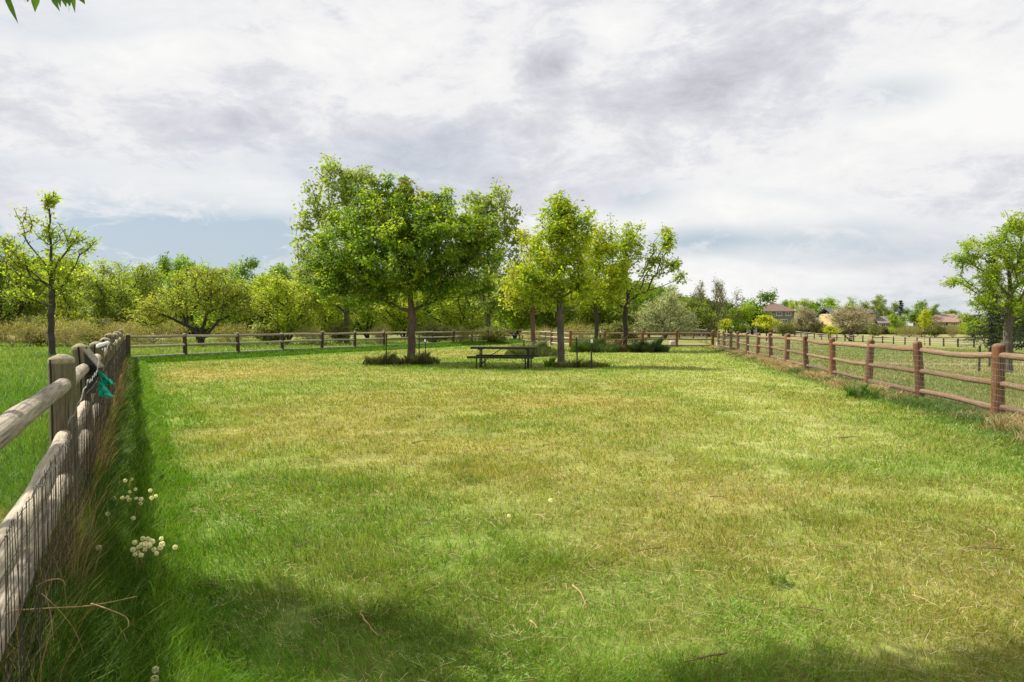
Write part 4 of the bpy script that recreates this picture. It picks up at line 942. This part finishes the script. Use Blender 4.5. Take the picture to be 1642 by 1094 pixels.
# ------------------------------------------------------------------ weeds at the tree feet
def tuft(name, label, x0, y0, rx, ry, n, h, cols, seed, lean=.55, group='weed clumps at the feet of the trees'):
    q = np.random.default_rng(seed); a = q.random(n)*2*PI; rr_ = q.random(n)**.6
    x = rx*rr_*np.cos(a); y = ry*rr_*np.sin(a); g0 = gzf(x0,y0)
    hh = h*(.4+.8*q.random(n))*(1.15-.7*rr_)*(.8+.4*vnoise(x+x0,y+y0,.25,3))
    c = np.array(cols)[q.integers(0,len(cols),n)]*(.7+.6*q.random((n,1)))
    w = np.maximum(.004, y0*.0009)*(.6+.7*q.random(n))
    o = blades(name, x, y, hh, w, c, lean, seed, M['grass'], False, z0=gz(x+x0,y+y0)-g0); o.location = (x0,y0,g0)
    tag(o, label, 'weeds', group)
DW = [(.15,.20,.05),(.20,.22,.07),(.2,.2,.09),(.12,.13,.05),(.10,.075,.045)]
tuft('weed_clump','dark weeds left of the big maple trunk, around a steel stake',-4.95,26.6,.9,.6,1100,.5,DW,601)
tuft('weed_clump','dense dark weeds hugging the right of the big maple trunk',-3.55,26.6,.7,.55,1300,.55,DW,602)
tuft('weed_clump','green weeds behind the right end of the picnic table',1.1,34.,1.5,1.0,2400,.8,[(.09,.14,.03),(.12,.16,.04),(.16,.16,.06)],603)
tuft('weed_clump','low brown weeds around the foot of the upright maple',2.5,25.0,1.1,.5,1300,.34,DW+[(.2,.14,.08)],604)
tuft('weed_clump','green weeds between the two thinner trunks on the right',4.6,38.6,1.4,.9,2400,.95,[(.08,.14,.03),(.10,.15,.035)],605)
tuft('weed_clump','large dark tussock right of the rightmost maple trunk',7.2,38.5,.8,.7,1500,.75,[(.06,.11,.035),(.08,.13,.045),(.12,.13,.05)],606)
tuft('weed_clump','blue green grass clump at the right of the dark tussock',8.2,38.9,.7,.7,1600,.9,[(.07,.16,.06),(.10,.18,.06)],607)
tuft('weed_clump','straw coloured clump between the two thinner trunks',6.0,39.2,.7,.5,1300,.8,[(.34,.26,.14),(.25,.2,.1)],608)
tuft('weed_clump','small bright leafy sprout at the left foot of the upright maple',1.45,25.2,.28,.2,420,.42,[(.2,.3,.03),(.14,.24,.03)],609)
tuft('grass_tuft','dark green grass tuft in the right foreground of the lawn',*at(1255,945)[:2],.07,.06,120,.11,[(.10,.2,.03),(.12,.24,.03)],610,.6,'single tufts on the lawn')
tuft('grass_tuft','bright grass tuft standing by a right fence post',*at(1380,640)[:2],.30,.2,500,.5,[(.13,.24,.05),(.1,.2,.04)],611,.8,'single tufts on the lawn')

# ------------------------------------------------------------------ steel stakes
tp = None
def stake(u, vb, vt, white, label, rz=0, tilt=0):
    D = CAMZ*F/(vb-HV); x = X(u,D); g = gzf(x,D); h = Z(vt,D)-g
    o = thing('steel_stake', label, 'stake', (x,D,g), rz, 'steel stakes round the trees')
    mb = MB(); t=.004; b=.026
    mb.box(-b,b,-t,t,-.2,h); mb.box(-t,t,t,.036,-.2,h)
    for k in range(int(h/.06)): mb.box(-.008,.008,-.011,-t,.05+k*.06,.075+k*.06)
    p = mb.build('shaft', M['tpost'], o); o.rotation_euler = (0,tilt,rz)
    if white:
        mb = MB(); mb.box(-b-.006,b+.006,-.016,.042,h-.11,h+.02); mb.build('cap', M['white'], o)
stake(619,575,536,0,'dark steel stake left of the big maple trunk',.3,.02); stake(672,573,538,0,'dark steel stake close against the right of the big maple trunk',.1)
stake(682,571,545,1,'short white capped stake right of the big maple trunk',.5); stake(926,585,541,0,'leaning dark stake just right of the upright maple',.2,-.04)
stake(948,591,545,1,'dark stake with a white cap, right of the upright maple',.3,.03); stake(840,571,545,0,'dark stake seen above the picnic table top',.3)
stake(883,570,552,1,'short white capped stake in the weeds left of the upright maple',.1,-.05); stake(1018,556,531,1,'white capped stake just right of the rightmost maple trunk',.2)
stake(963,556,531,1,'white capped stake just right of the thin dark trunk',.2); stake(875,560,530,1,'white capped stake at the rail just left of the upright maple',.2)
for (u,vt,D,lab) in [(1571,553,29.5,'weathered post of the tree guard, left of the two beyond the right fence'),(1587,556,32.5,'weathered post of the tree guard, right of the two beyond the right fence')]:
    x = X(u,D); g = gzf(x,D); o = thing('guard_post', lab, 'post', (x,D,g), 0, 'posts of the tree guard')
    h = Z(vt,D)-g; obj('post', post_mesh('post', h, .045, int(u), mats=[M['post_dark'],M['post_top'],M['crack']], cracks=0), None, o)
# white pipe and block by the fence
o = thing('marker_pipe','white plastic pipe standing at the foot of the corner post','pipe',(X(1150,46.),46.,gzf(X(1150,46),46))); mb=MB(); mb.tube([(0,0,0),(0,0,.36)],.055,12); mb.build('pipe', M['white'], o); mb=MB(); mb.tube([(0,0,.36),(0,0,.40)],.068,12); mb.build('cap', M['white'], o)
o = thing('salt_block','pale block on the ground at the foot of a back right fence post','block',(X(1078,49.2),49.2,gzf(X(1078,49.2),49.2))); mb=MB(); mb.tube([(0,0,0),(0,0,.04),(0,0,.36),(0,0,.42)],[.17,.19,.20,.15],10); mb.build('block', simple('pale_block',(.5,.46,.42),.8,.15,8), o)
# fence side bits: black bin on the mesh of the left fence, teal bags
px_, py_ = LF(7.0)
o = thing('bag_dispenser','black box with a slanted wooden lid mounted on the second post of the left fence','dispenser',(px_+.19, py_-.14, gzf(px_,py_)+.84), math.radians(2))
mb = MB(); mb.add([(-.06,-.05,0),(.06,-.05,0),(.06,.05,0),(-.06,.05,0),(-.06,-.05,.42),(.06,-.05,.27),(.06,.05,.27),(-.06,.05,.42)],[(0,3,2,1),(4,5,6,7),(0,1,5,4),(1,2,6,5),(2,3,7,6),(3,0,4,7)]); mb.build('box', simple('black_plastic',(.012,.014,.016),.45,.2,8), o)
mb = MB(); mb.add([(-.066,-.06,.430),(.072,-.06,.258),(.072,.055,.258),(-.066,.055,.430),(-.066,-.06,.447),(.072,-.06,.275),(.072,.055,.275),(-.066,.055,.447)],[(0,3,2,1),(4,5,6,7),(0,1,5,4),(1,2,6,5),(2,3,7,6),(3,0,4,7)]); mb.build('lid', M['rail_grey'], o)
def cloth(name, label, loc, w_, h_, seed, rz):
    rr = random.Random(seed); nx_, nz_ = 16, 14; vs=[]; fs=[]
    for j in range(nz_+1):
        t = j/nz_
        for i in range(nx_+1):
            s_ = i/nx_-.5; wd = w_*(.16+.95*t**.8)
            vs.append((s_*wd+.75*h_*t, .035*math.sin(i*1.35+seed)*t+.012*math.sin(i*3.1+j*.5), -h_*t+.05*h_*math.sin(i*.9+seed)*t + .02*rr.uniform(-1,1)*t))
    for j in range(nz_):
        for i in range(nx_): a=j*(nx_+1)+i; fs.append((a,a+1,a+nx_+2,a+nx_+1))
    mb = MB(); mb.add(vs,fs); ob = mb.build(name, MT, None, True, loc); ob.rotation_euler=(0,0,rz)
    sm = ob.modifiers.new('thickness','SOLIDIFY'); sm.thickness=.002
    return tag(ob, label, 'bag', 'teal bags hanging from the dispenser')
m_, nt, N, L = newmat('teal_plastic'); out_ = N.new('ShaderNodeOutputMaterial'); p = N.new('ShaderNodeBsdfPrincipled'); tt = N.new('ShaderNodeBsdfTranslucent'); mx = N.new('ShaderNodeMixShader')
p.inputs['Base Color'].default_value=(.01,.60,.40,1); p.inputs['Roughness'].default_value=.35; tt.inputs[0].default_value=(.03,.85,.55,1); mx.inputs[0].default_value=.4
L.new(p.outputs[0],mx.inputs[1]); L.new(tt.outputs[0],mx.inputs[2]); L.new(mx.outputs[0],out_.inputs[0]); MT = m_
bx, by, bz = px_+.27, py_-.17, gzf(px_,py_)
cloth('plastic_bag','upper teal plastic bag sticking out of the box on the left fence',(bx-.02,by,bz+1.07),.09,.14,2,.2)
cloth('plastic_bag','lower teal plastic bag trailing below the other one',(bx-.01,by-.03,bz+.97),.11,.15,5,-.2)
# white tag on the fence wire
o = thing('fence_tag','small white plastic tag on the twisted wire behind the dispenser','tag',(LF(8.6)[0]+.13,8.6,gzf(*LF(8.6))+1.25)); mb=MB(); mb.tube([(0,-.13,-.02),(0,-.10,0),(0,.1,.03),(0,.13,.03)],[.012,.024,.024,.012],8); mb.build('tag', M['white'], o)

# ------------------------------------------------------------------ picnic table
TX, TY = -.27, 24.35; g = gzf(TX,TY)
T = thing('picnic_table','long black steel picnic table with two benches, beside the big maple','table',(TX,TY,g),math.radians(-10))
def slab(name, y0, y1, z, x0, x1, ns):
    mb = MB(); wv = (y1-y0)/ns
    for k in range(ns): mb.box(x0,x1,y0+k*wv+.004,y0+(k+1)*wv-.004,z-.034,z)
    mb.box(x0+.01,x1-.01,y0,y0+.02,z-.07,z-.0345); mb.box(x0+.01,x1-.01,y1-.02,y1,z-.07,z-.0345)
    for k in (0.,.5,1.):
        xx=x0+.015+(x1-x0-.05)*k; mb.box(xx,xx+.02,y0+.021,y1-.021,z-.07,z-.0345)
    return mb.build(name, M['black'], T)
slab('tabletop',-.37,.37,.76,-1.17,1.17,6); slab('bench',-.83,-.57,.45,-1.19,1.15,2); slab('bench',.57,.83,.45,-1.17,1.17,2)
for sx in (-.86,.86):
    mb = MB(); r_=.026
    for yy in (-.13,.13): mb.tube([(sx,yy,.0),(sx,yy,.715)],r_,8)
    mb.tube([(sx,-.33,.70),(sx,.33,.70)],r_,8); mb.tube([(sx,-.80,.385),(sx,.80,.385)],r_,8)
    for yy in (-.69,.69): mb.tube([(sx,yy,.0),(sx,yy,.40)],r_,8)
    mb.box(sx-.05,sx+.05,-.3,.3,.66,.713)
    mb.build('leg_frame', M['black'], T)
for sx in (-1,1):
    mb = MB(); mb.tube([(sx*.06,0,.71),(sx*.50,0,.46),(sx*.84,0,.12)],.014,6); mb.build('brace', M['black'], T)

# ------------------------------------------------------------------ lamp post, white garden fence, houses
D=128.; x=X(1132,D); g=gzf(x,D); o=thing('street_lamp','white lamp post beside the brown green willow','lamp post',(x,D,g)); s=D/F
zt=Z(509,D)-g; mb=MB(); mb.tube([(0,0,0),(0,0,zt*.8)],[.24,.17],10); mb.build('pole',M['white'],o)
mb=MB(); mb.tube([(0,0,zt*.8),(0,0,zt*.84),(0,0,zt*.93)],[.2,.34,.42],10); mb.build('lantern',simple('lamp_glass',(.6,.6,.56),.3),o)
mb=MB(); mb.tube([(0,0,zt*.93),(0,0,zt*.945),(0,0,zt)],[.56,.54,.08],10); mb.build('cap',M['white'],o)
o=thing('garden_fence','short white picket gate and fence among the green trees left of the houses','fence',(X(1198,140),140,gzf(X(1198,140),140)))
mb=MB(); 
for k in range(2): mb.box(0,1.9,-.03,.03,.45+k*.6,.57+k*.6)
mb.build('rail',M['white'],o)
for k in range(9):
    mb=MB(); xx=k*.235; hh=1.75 if k in (0,8) else 1.2+.3*abs(k-4)/4; w_=.11 if k in (0,8) else .06
    mb.box(xx-w_,xx+w_,-.08,-.035,0,hh); mb.build('picket',M['white'],o)
def siding(name,c): return simple(name,c,.7,.08,3,.1)
ROOFR=simple('shingle_red_brown',(.19,.125,.10),.9,.22,2.5,.3); ROOFT=simple('tile_terracotta',(.30,.195,.14),.85,.2,3,.3); ROOFG=simple('shingle_grey',(.09,.09,.10),.9,.2,3,.3)
ROOFB=simple('shingle_brown_grey',(.20,.175,.16),.9,.2,3,.3); GL=simple('window_glass',(.07,.085,.10),.12,spec=.6)
TRIM=simple('white_trim',(.72,.70,.66),.5)
def hip(o, x0,x1,y0,y1,z,zr,mat,over=.5,ridge=None,name='roof'):
    x0-=over;x1+=over;y0-=over;y1+=over; cy=(y0+y1)/2; rl=(y1-y0)/2 if ridge is None else ridge
    mb=MB(); mb.add([(x0,y0,z),(x1,y0,z),(x1,y1,z),(x0,y1,z),(x0+rl,cy,zr),(x1-rl,cy,zr),(x0,y0,z-.22),(x1,y0,z-.22),(x1,y1,z-.22),(x0,y1,z-.22)],
     [(0,1,5,4),(1,2,5),(2,3,4,5),(3,0,4),(0,6,7,1),(1,7,8,2),(2,8,9,3),(3,9,6,0),(6,9,8,7)]); return mb.build(name,mat,o)
def gable(o,x0,x1,y0,y1,z,zr,mat,over=.4,ax='x',name='roof',t=.18):
    mb=MB()
    if ax=='x':   # ridge along x
        cy=(y0+y1)/2; x0-=over;x1+=over; a=y0-over; b=y1+over; dz=(zr-z)/(cy-y0)*over
        P=[(x0,a,z-dz),(x0,cy,zr),(x0,b,z-dz),(x1,a,z-dz),(x1,cy,zr),(x1,b,z-dz)]
    else:
        cx=(x0+x1)/2; y0-=over;y1+=over; a=x0-over; b=x1+over; dz=(zr-z)/(cx-x0)*over
        P=[(a,y0,z-dz),(cx,y0,zr),(b,y0,z-dz),(a,y1,z-dz),(cx,y1,zr),(b,y1,z-dz)]
    Q=[(p[0],p[1],p[2]+t) for p in P]; n=6
    mb.add(P+Q,[(6,9,10,7),(7,10,11,8),(0,1,4,3),(1,2,5,4),(0,6,7,1),(1,7,8,2),(3,4,10,9),(4,5,11,10),(0,3,9,6),(2,8,11,5)]); return mb.build(name,mat,o)
def window(o,x0,x1,z0,z1,y,mull=1):
    f=MB(); t=.12
    f.box(x0-t,x1+t,y-.07,y-.003,z0-t,z0); f.box(x0-t,x1+t,y-.07,y-.003,z1,z1+t); f.box(x0-t,x0,y-.07,y-.003,z0,z1); f.box(x1,x1+t,y-.07,y-.003,z0,z1)
    for k in range(mull): xx=x0+(x1-x0)*(k+1)/(mull+1); f.box(xx-.035,xx+.035,y-.05,y-.021,z0,z1)
    fo=f.build('window',TRIM,o); g_=MB(); g_.box(x0,x1,y-.02,y-.002,z0,z1); g_.build('pane',GL,fo)
def walls(o,x0,x1,y0,y1,z,mat,name='wall'):
    mb=MB(); mb.box(x0,x1,y0,y1,-1.5,z); return mb.build(name,mat,o)
D=190; s=D/F
x0,x1=X(1222,D),X(1274,D); cx=(x0+x1)/2; g=gzf(cx,D); z=lambda v,D=190: Z(v,D)
H=thing('house','two storey grey green house with a reddish hipped roof and white windows','house',(cx,D,0)); a,b=x0-cx,x1-cx; sg=siding('siding_grey_green',(.16,.17,.13))
walls(H,a,b,0,8,z(499.4),sg); hip(H,a,b,0,8,z(499),z(485),ROOFR,.55)
for (u0,u1,v0,v1,m) in [(1230.5,1236,501.5,506,1),(1245,1253,501,506,1),(1260,1267.5,501,506,1),(1251,1262,513,518,2),(1232,1238,513,519,1)]: window(H,X(u0,D)-cx,X(u1,D)-cx,z(v1),z(v0),0,m)
mb=MB(); mb.box(b-.14,b+.03,-.06,-.002,-1.4,z(499.6)); mb.box(a-.03,a+.14,-.06,-.002,-1.4,z(499.6)); mb.build('corner_board',TRIM,H)
mb=MB(); mb.box(X(1243,D)-cx,X(1246,D)-cx,3.4,4.2,z(488),z(484)); mb.build('chimney',simple('brick',(.26,.15,.11),.9,.2,5),H)
# garage
D=186; cx=X(1324,D); H=thing('garage','low garage with a white trimmed gable between the hipped roof house and the yellow house','garage',(cx,D,0)); tanw=siding('siding_tan',(.36,.30,.22))
a,b=X(1316,D)-cx,X(1342,D)-cx; walls(H,a,b,0,7,Z(517,D),tanw)
zt,zr=Z(517,D),Z(510,D); mb=MB(); mb.add([(a,0,zt+.002),(b,0,zt+.002),((a+b)/2,0,zr),(a,.2,zt+.002),(b,.2,zt+.002),((a+b)/2,.2,zr)],[(0,1,2),(5,4,3),(0,2,5,3),(1,4,5,2)]); mb.build('gable',tanw,H)
gable(H,a,b,0.05,7,zt,zr,ROOFB,.5,'y')
mb=MB(); mb.add([(a-.5,-.55,zt-.35),((a+b)/2,-.55,zr+.05),(b+.5,-.55,zt-.35),(a-.5,-.55,zt),((a+b)/2,-.55,zr+.38),(b+.5,-.55,zt),(a-.5,-.47,zt-.35),((a+b)/2,-.47,zr+.05),(b+.5,-.47,zt-.35),(a-.5,-.47,zt),((a+b)/2,-.47,zr+.38),(b+.5,-.47,zt)],[(0,1,4,3),(1,2,5,4),(9,10,7,6),(10,11,8,7),(3,4,10,9),(4,5,11,10),(0,6,7,1),(1,7,8,2),(0,3,9,6),(2,8,11,5)]); mb.build('fascia',TRIM,H)
mb=MB(); mb.box(a+.7,(a+b)/2+.9,-.06,-.003,-1.3,Z(520,D)); mb.build('garage_door',TRIM,H)
wa,wb=X(1296,D)-cx,a-.01; walls(H,wa,wb,1,6,Z(517,D),siding('siding_slate',(.16,.17,.17)),'wing'); gable(H,wa,wb-.45,1,6,Z(517,D),Z(510.5,D),ROOFB,.4,'x','wing_roof')
# yellow house
D=180; cx=X(1370,D); H=thing('house','pale yellow house with dark grey roofs behind the grey pink tree','house',(cx,D,0)); yw=siding('siding_yellow',(.52,.41,.20))
a,b,c1=X(1335,D)-cx,X(1385,D)-cx,X(1404,D)-cx
walls(H,a,b,.5,8,Z(503,D),yw); gable(H,a,b-.45,.5,8,Z(503,D),Z(497,D)+.5,ROOFG,.4,'x'); walls(H,b+.01,c1,0,7,Z(502,D),yw,'wing'); hip(H,b+.5,c1,0,7,Z(501.5,D),Z(496,D),ROOFG,.5,name='wing_roof')
window(H,X(1345,D)-cx,X(1350,D)-cx,Z(514,D),Z(508,D),.5); window(H,X(1355,D)-cx,X(1361,D)-cx,Z(526,D),Z(518,D),.5,2)
mb=MB(); 
for zz in (1.2,3.6): mb.box(c1+.02,c1+1.4,.8,3,zz,zz+.15)
mb.box(c1+1.25,c1+1.38,.82,.95,-1,5.2); mb.box(c1+.03,c1+1.38,.8,.86,2.1,2.2); mb.build('balcony',siding('balcony_wood',(.25,.17,.13)),H)
mb=MB(); mb.box(X(1362,D)-cx,X(1366,D)-cx,3,4,Z(499,D),Z(493,D)); mb.build('chimney',ROOFG,H)
# grey roofed house
D=178; cx=X(1422,D); H=thing('house','small low house with a grey brown gabled roof left of the spruce','house',(cx,D,0)); a,b=X(1411,D)-cx,X(1436,D)-cx
walls(H,a,b,0,8,Z(518,D),siding('siding_beige',(.30,.26,.21))); gable(H,a,b,0,8,Z(518,D),Z(508,D),ROOFB,.5,'x'); window(H,X(1413.5,D)-cx,X(1419,D)-cx,Z(523.5,D),Z(519.5,D),0)
# ranch
D=176; cx=X(1530,D); H=thing('house','long low ranch house with a terracotta roof, the rightmost of the houses','house',(cx,D,0)); a,b=X(1497,D)-cx,X(1568,D)-cx
walls(H,a,b,0,9,Z(517,D),siding('brick_brown',(.12,.07,.05))); hip(H,a,b,0,9,Z(516.5,D),Z(503,D),ROOFT,.8,4.2)
for (u0,u1) in [(1509,1515),(1532,1538)]: window(H,X(u0,D)-cx,X(u1,D)-cx,Z(525,D),Z(519,D),0,1)
mb=MB(); mb.box(X(1520,D)-cx,X(1524,D)-cx,-.07,-.003,-1,Z(518.6,D)); mb.build('door',TRIM,H)
D=172; cx=X(1585,D); H=thing('board_fence','grey board fence in front of the dark trees right of the ranch house','fence',(cx,D,gzf(cx,D))); mb=MB()
for k in range(26): mb.box(-3.2+k*.25,-3.2+k*.25+.22,-.02,.02,0,1.7+.03*(k%3))
mb.build('boards',siding('board_grey',(.22,.23,.24)),H); mb=MB(); mb.box(-3.2,3.3,.021,.06,.4,.5); mb.box(-3.2,3.3,.021,.06,1.3,1.4); mb.build('rail',siding('board_grey2',(.2,.2,.2)),H)

# ------------------------------------------------------------------ dandelion clocks
rr = random.Random(12); protoD=[]
PUFF = leafmat('puff', trans=.5, rough=.8, spec=.1)
def puff(seed):
    q = np.random.default_rng(seed); n=120; d=q.normal(size=(n,3)); d/=np.linalg.norm(d,axis=1,keepdims=True)
    a=np.cross(d,q.normal(size=(n,3))); a/=np.linalg.norm(a,axis=1,keepdims=True); b=np.cross(d,a); R_=.0165; V=[]; 
    V=np.empty((n,7,3)); V[:,0]=d*.003+a*.0003; V[:,1]=d*.003-a*.0003; V[:,2]=d*R_*.8
    s=.0046; V[:,3]=d*R_*.86; 
    for k in range(3): V[:,4+k]=d*R_+ (a*math.cos(k*2.09)+b*math.sin(k*2.09))*s
    base=(np.arange(n)*7)[:,None]; I=(base+np.array([0,1,2, 3,4,5, 3,5,6, 3,6,4])[None,:]).ravel()
    return npmesh('seed_head',V.reshape(-1,3),np.full(n*4,3),I,np.tile((.86,.86,.84),(n*7,1)))
pm_=[puff(i) for i in range(3)]
for m__ in pm_: m__.materials.append(PUFF)
core=MB(); core.tube([(0,0,-.004),(0,0,-.002),(0,0,.003),(0,0,.0045)],[.002,.0045,.0045,.002],8); corem=core.mesh('core'); corem.materials.append(simple('seed_core',(.22,.17,.09),.9))
STEM=simple('dandelion_stem',(.22,.17,.07),.6,.2,30)
def dandelion(u,v,z,label,group):
    P=at(u,v,z); ox,oy=rr.uniform(-.06,.06),rr.uniform(-.05,.05); gx_,gy_=P[0]-ox,P[1]-oy; g=gzf(gx_,gy_)
    o=thing('dandelion',label,'dandelion',(gx_,gy_,g),0,group); mb=MB(); mb.tube([(0,0,0),(ox*.35,oy*.35,(z-g)*.55),(ox,oy,z-g)],[.0022,.002,.0016],5); mb.build('stem',STEM,o)
    h=bpy.data.objects.new('seed_head',rr.choice(pm_)); link(h,o); h.location=(ox,oy,z-g); h.rotation_euler=(rr.random()*6,rr.random()*6,0); s=rr.uniform(.7,1.05); h.scale=(s,s,s)
    c=bpy.data.objects.new('core',corem); link(c,h)
L1='white dandelion clock in the dense clump near the foot of the left fence'; G1_='dandelion clocks of the dense clump'
for (u,v) in [(212,872),(218,880),(225,866),(224,876),(233,866),(230,874),(237,868),(235,877),(240,871),(209,884),(217,889),(228,884),(243,884),(222,893),(247,890),(255,866),(256,875),(253,881),(212,892)]:
    dandelion(u,v,.20+rr.uniform(-.03,.04),L1,G1_)
L2='white dandelion clock in the loose row above the dense clump, by the left fence'; G2_='dandelion clocks of the loose row'
for (u,v) in [(180,801),(193,800),(201,799),(204,803),(215,801),(223,802),(240,800),(247,797),(222,809),(198,772),(208,770),(210,833),(238,788),(205,790),(214,786)]:
    dandelion(u,v,.18+rr.uniform(-.03,.04),L2,G2_)
dandelion(169,826,.22,'dandelion clock alone in the tall shaded grass by the left fence','single dandelion clocks')
dandelion(154,881,.22,'small dandelion clock lowest on the left, deep in the shade by the fence','single dandelion clocks')
dandelion(277,880,.16,'single dandelion clock just right of the dense clump','single dandelion clocks')
dandelion(243,1080,.17,'large dandelion clock at the bottom edge of the picture, left','single dandelion clocks')
dandelion(241,1096,.15,'dandelion clock cut off by the bottom edge of the picture','single dandelion clocks')
dandelion(816,829,.08,'single white dandelion clock in the middle of the lawn, nearer of two','single dandelion clocks')
dandelion(883,804,.08,'single white dandelion clock in the middle of the lawn, farther of two','single dandelion clocks')

# ------------------------------------------------------------------ twigs and stalks on the lawn
def twig(u0,v0,u1,v1,rad,label,mat='twig',bend=.06,fork=None,z=.035,name='twig'):
    A_=Vector(at(u0,v0,z)); B_=Vector(at(u1,v1,z)); A_.z+=gzf(A_.x,A_.y); B_.z+=gzf(B_.x,B_.y); d=B_-A_; s=Vector((-d.y,d.x,0))
    q=random.Random(int(u0+v0)); pts=[]; n=8
    for i in range(n+1): t=i/n; pts.append(d*t+s*bend*.6*math.sin(PI*t)+Vector((0,0,.02*min(1,d.length*2)*math.sin(PI*t)))+Vector((q.uniform(-1,1),q.uniform(-1,1),q.uniform(-.3,.3)))*d.length*.012)
    mb=MB(); mb.tube(pts,[rad*(1-.55*i/n) for i in range(n+1)],6)
    if fork:
        for (t,a,ln) in fork:
            p0=pts[int(t*n)]; dd=Matrix.Rotation(a,3,'Z')@d.normalized()
            mb.tube([p0,p0+dd*ln*.5+Vector((0,0,.01)),p0+dd*ln+Vector((0,0,.025))],[rad*.7,rad*.5,rad*.25],5)
    o=mb.build(name,M[mat],None,True,A_); tag(o,label,'twig' if mat=='twig' else 'stalk','twigs and stalks lying on the lawn')
twig(1632,885,1550,881,.0055,'dark twig with a short upright fork lying at the right edge of the lawn',fork=[(.42,-1.4,.12)])
twig(1364,881,1332,877,.0035,'short dark twig left of the forked one on the right')
twig(1063,881,1018,888,.004,'thin twig in the right middle of the lawn')
twig(465,880,515,864,.004,'pale brown twig on the left of the lawn below the dandelions',bend=-.1)
twig(1170,1052,1092,1070,.006,'thick brown twig in the shade at the bottom of the picture',fork=[(.5,.7,.07),(.7,-.6,.05)])
twig(1324,984,1277,980,.0035,'curved thin twig right of the dark tuft','twig',-.15)
twig(660,712,690,708,.007,'dark twig far out on the left centre of the lawn')
twig(1140,797,1168,799,.005,'brown twig on the pale patch of the lawn')
twig(1346,704,1384,703,.008,'dark twig before the right fence, farthest up the lawn','twig',-.08)
twig(310,940,360,944,.004,'twig with a fork at the edge of the shade on the left',fork=[(.7,2.4,.09)])
twig(1262,1070,1297,1094,.004,'twig running out of the bottom of the picture')
twig(1468,958,1509,977,.0035,'straight straw stalk in the lower right of the lawn','stalk',.01,name='straw_stalk')
twig(1116,918,1175,930,.003,'long thin straw in the middle right of the lawn','stalk',.04,name='straw_stalk')
twig(918,942,941,975,.0045,'pale brown stalk running downwards in the middle foreground','stalk',.05,name='straw_stalk')
twig(575,985,605,1025,.005,'pale stalk lying in the shaded left foreground','stalk',-.08,name='straw_stalk')
twig(860,826,870,842,.004,'tiny curled straw below the two single dandelions','stalk',.2,name='straw_stalk')
twig(850,1000,862,1012,.005,'short pale straw in the bottom middle','stalk',.05,name='straw_stalk')
twig(1590,850,1600,874,.004,'orange brown stalk just above the forked twig','stalk',.1,name='straw_stalk')
# long bent stalks reaching out of the left fence foot
def bent(pts,rad,label):
    P=[Vector((X(u,D),D,Z(v,D))) for (u,v,D) in pts]; o=P[0].copy(); o.z=0
    S=[]
    n=len(P)
    for i in range(n-1):
        p0=P[max(i-1,0)];p1=P[i];p2=P[i+1];p3=P[min(i+2,n-1)]
        for k in range(6):
            t=k/6; S.append(.5*((2*p1)+(p2-p0)*t+(2*p0-5*p1+4*p2-p3)*t*t+(3*p1-p0-3*p2+p3)*t*t*t)-o)
    S.append(P[-1]-o); mb=MB(); m=len(S); mb.tube(S,[rad*(1-.6*i/m) for i in range(m)],6)
    ob=mb.build('bent_stalk',M['stalk'],None,True,o); tag(ob,label,'stalk','bent stalks at the left fence')
bent([(-20,1040,2.5),(0,990,2.5),(60,980,2.6),(140,975,2.75),(215,960,2.9)],.004,'long straight tan stalk sticking out across the shaded grass at the lower left')
bent([(140,972,2.75),(170,982,2.75),(196,994,2.75),(200,1008,2.7),(192,1018,2.7),(198,1034,2.7)],.0032,'curled tan stalk branching down from the long straight one')
bent([(60,955,2.5),(90,985,2.55),(115,1020,2.6),(133,1075,2.6)],.002,'thin green grey stalk drooping at the lower left corner')
bent([(50,945,2.6),(68,935,2.6),(90,932,2.62),(100,942,2.65)],.003,'short hooked straw against the wire at the lower left')
for o in list(bpy.data.objects):
    if o.type == 'MESH':
        for f in ('.001',): pass
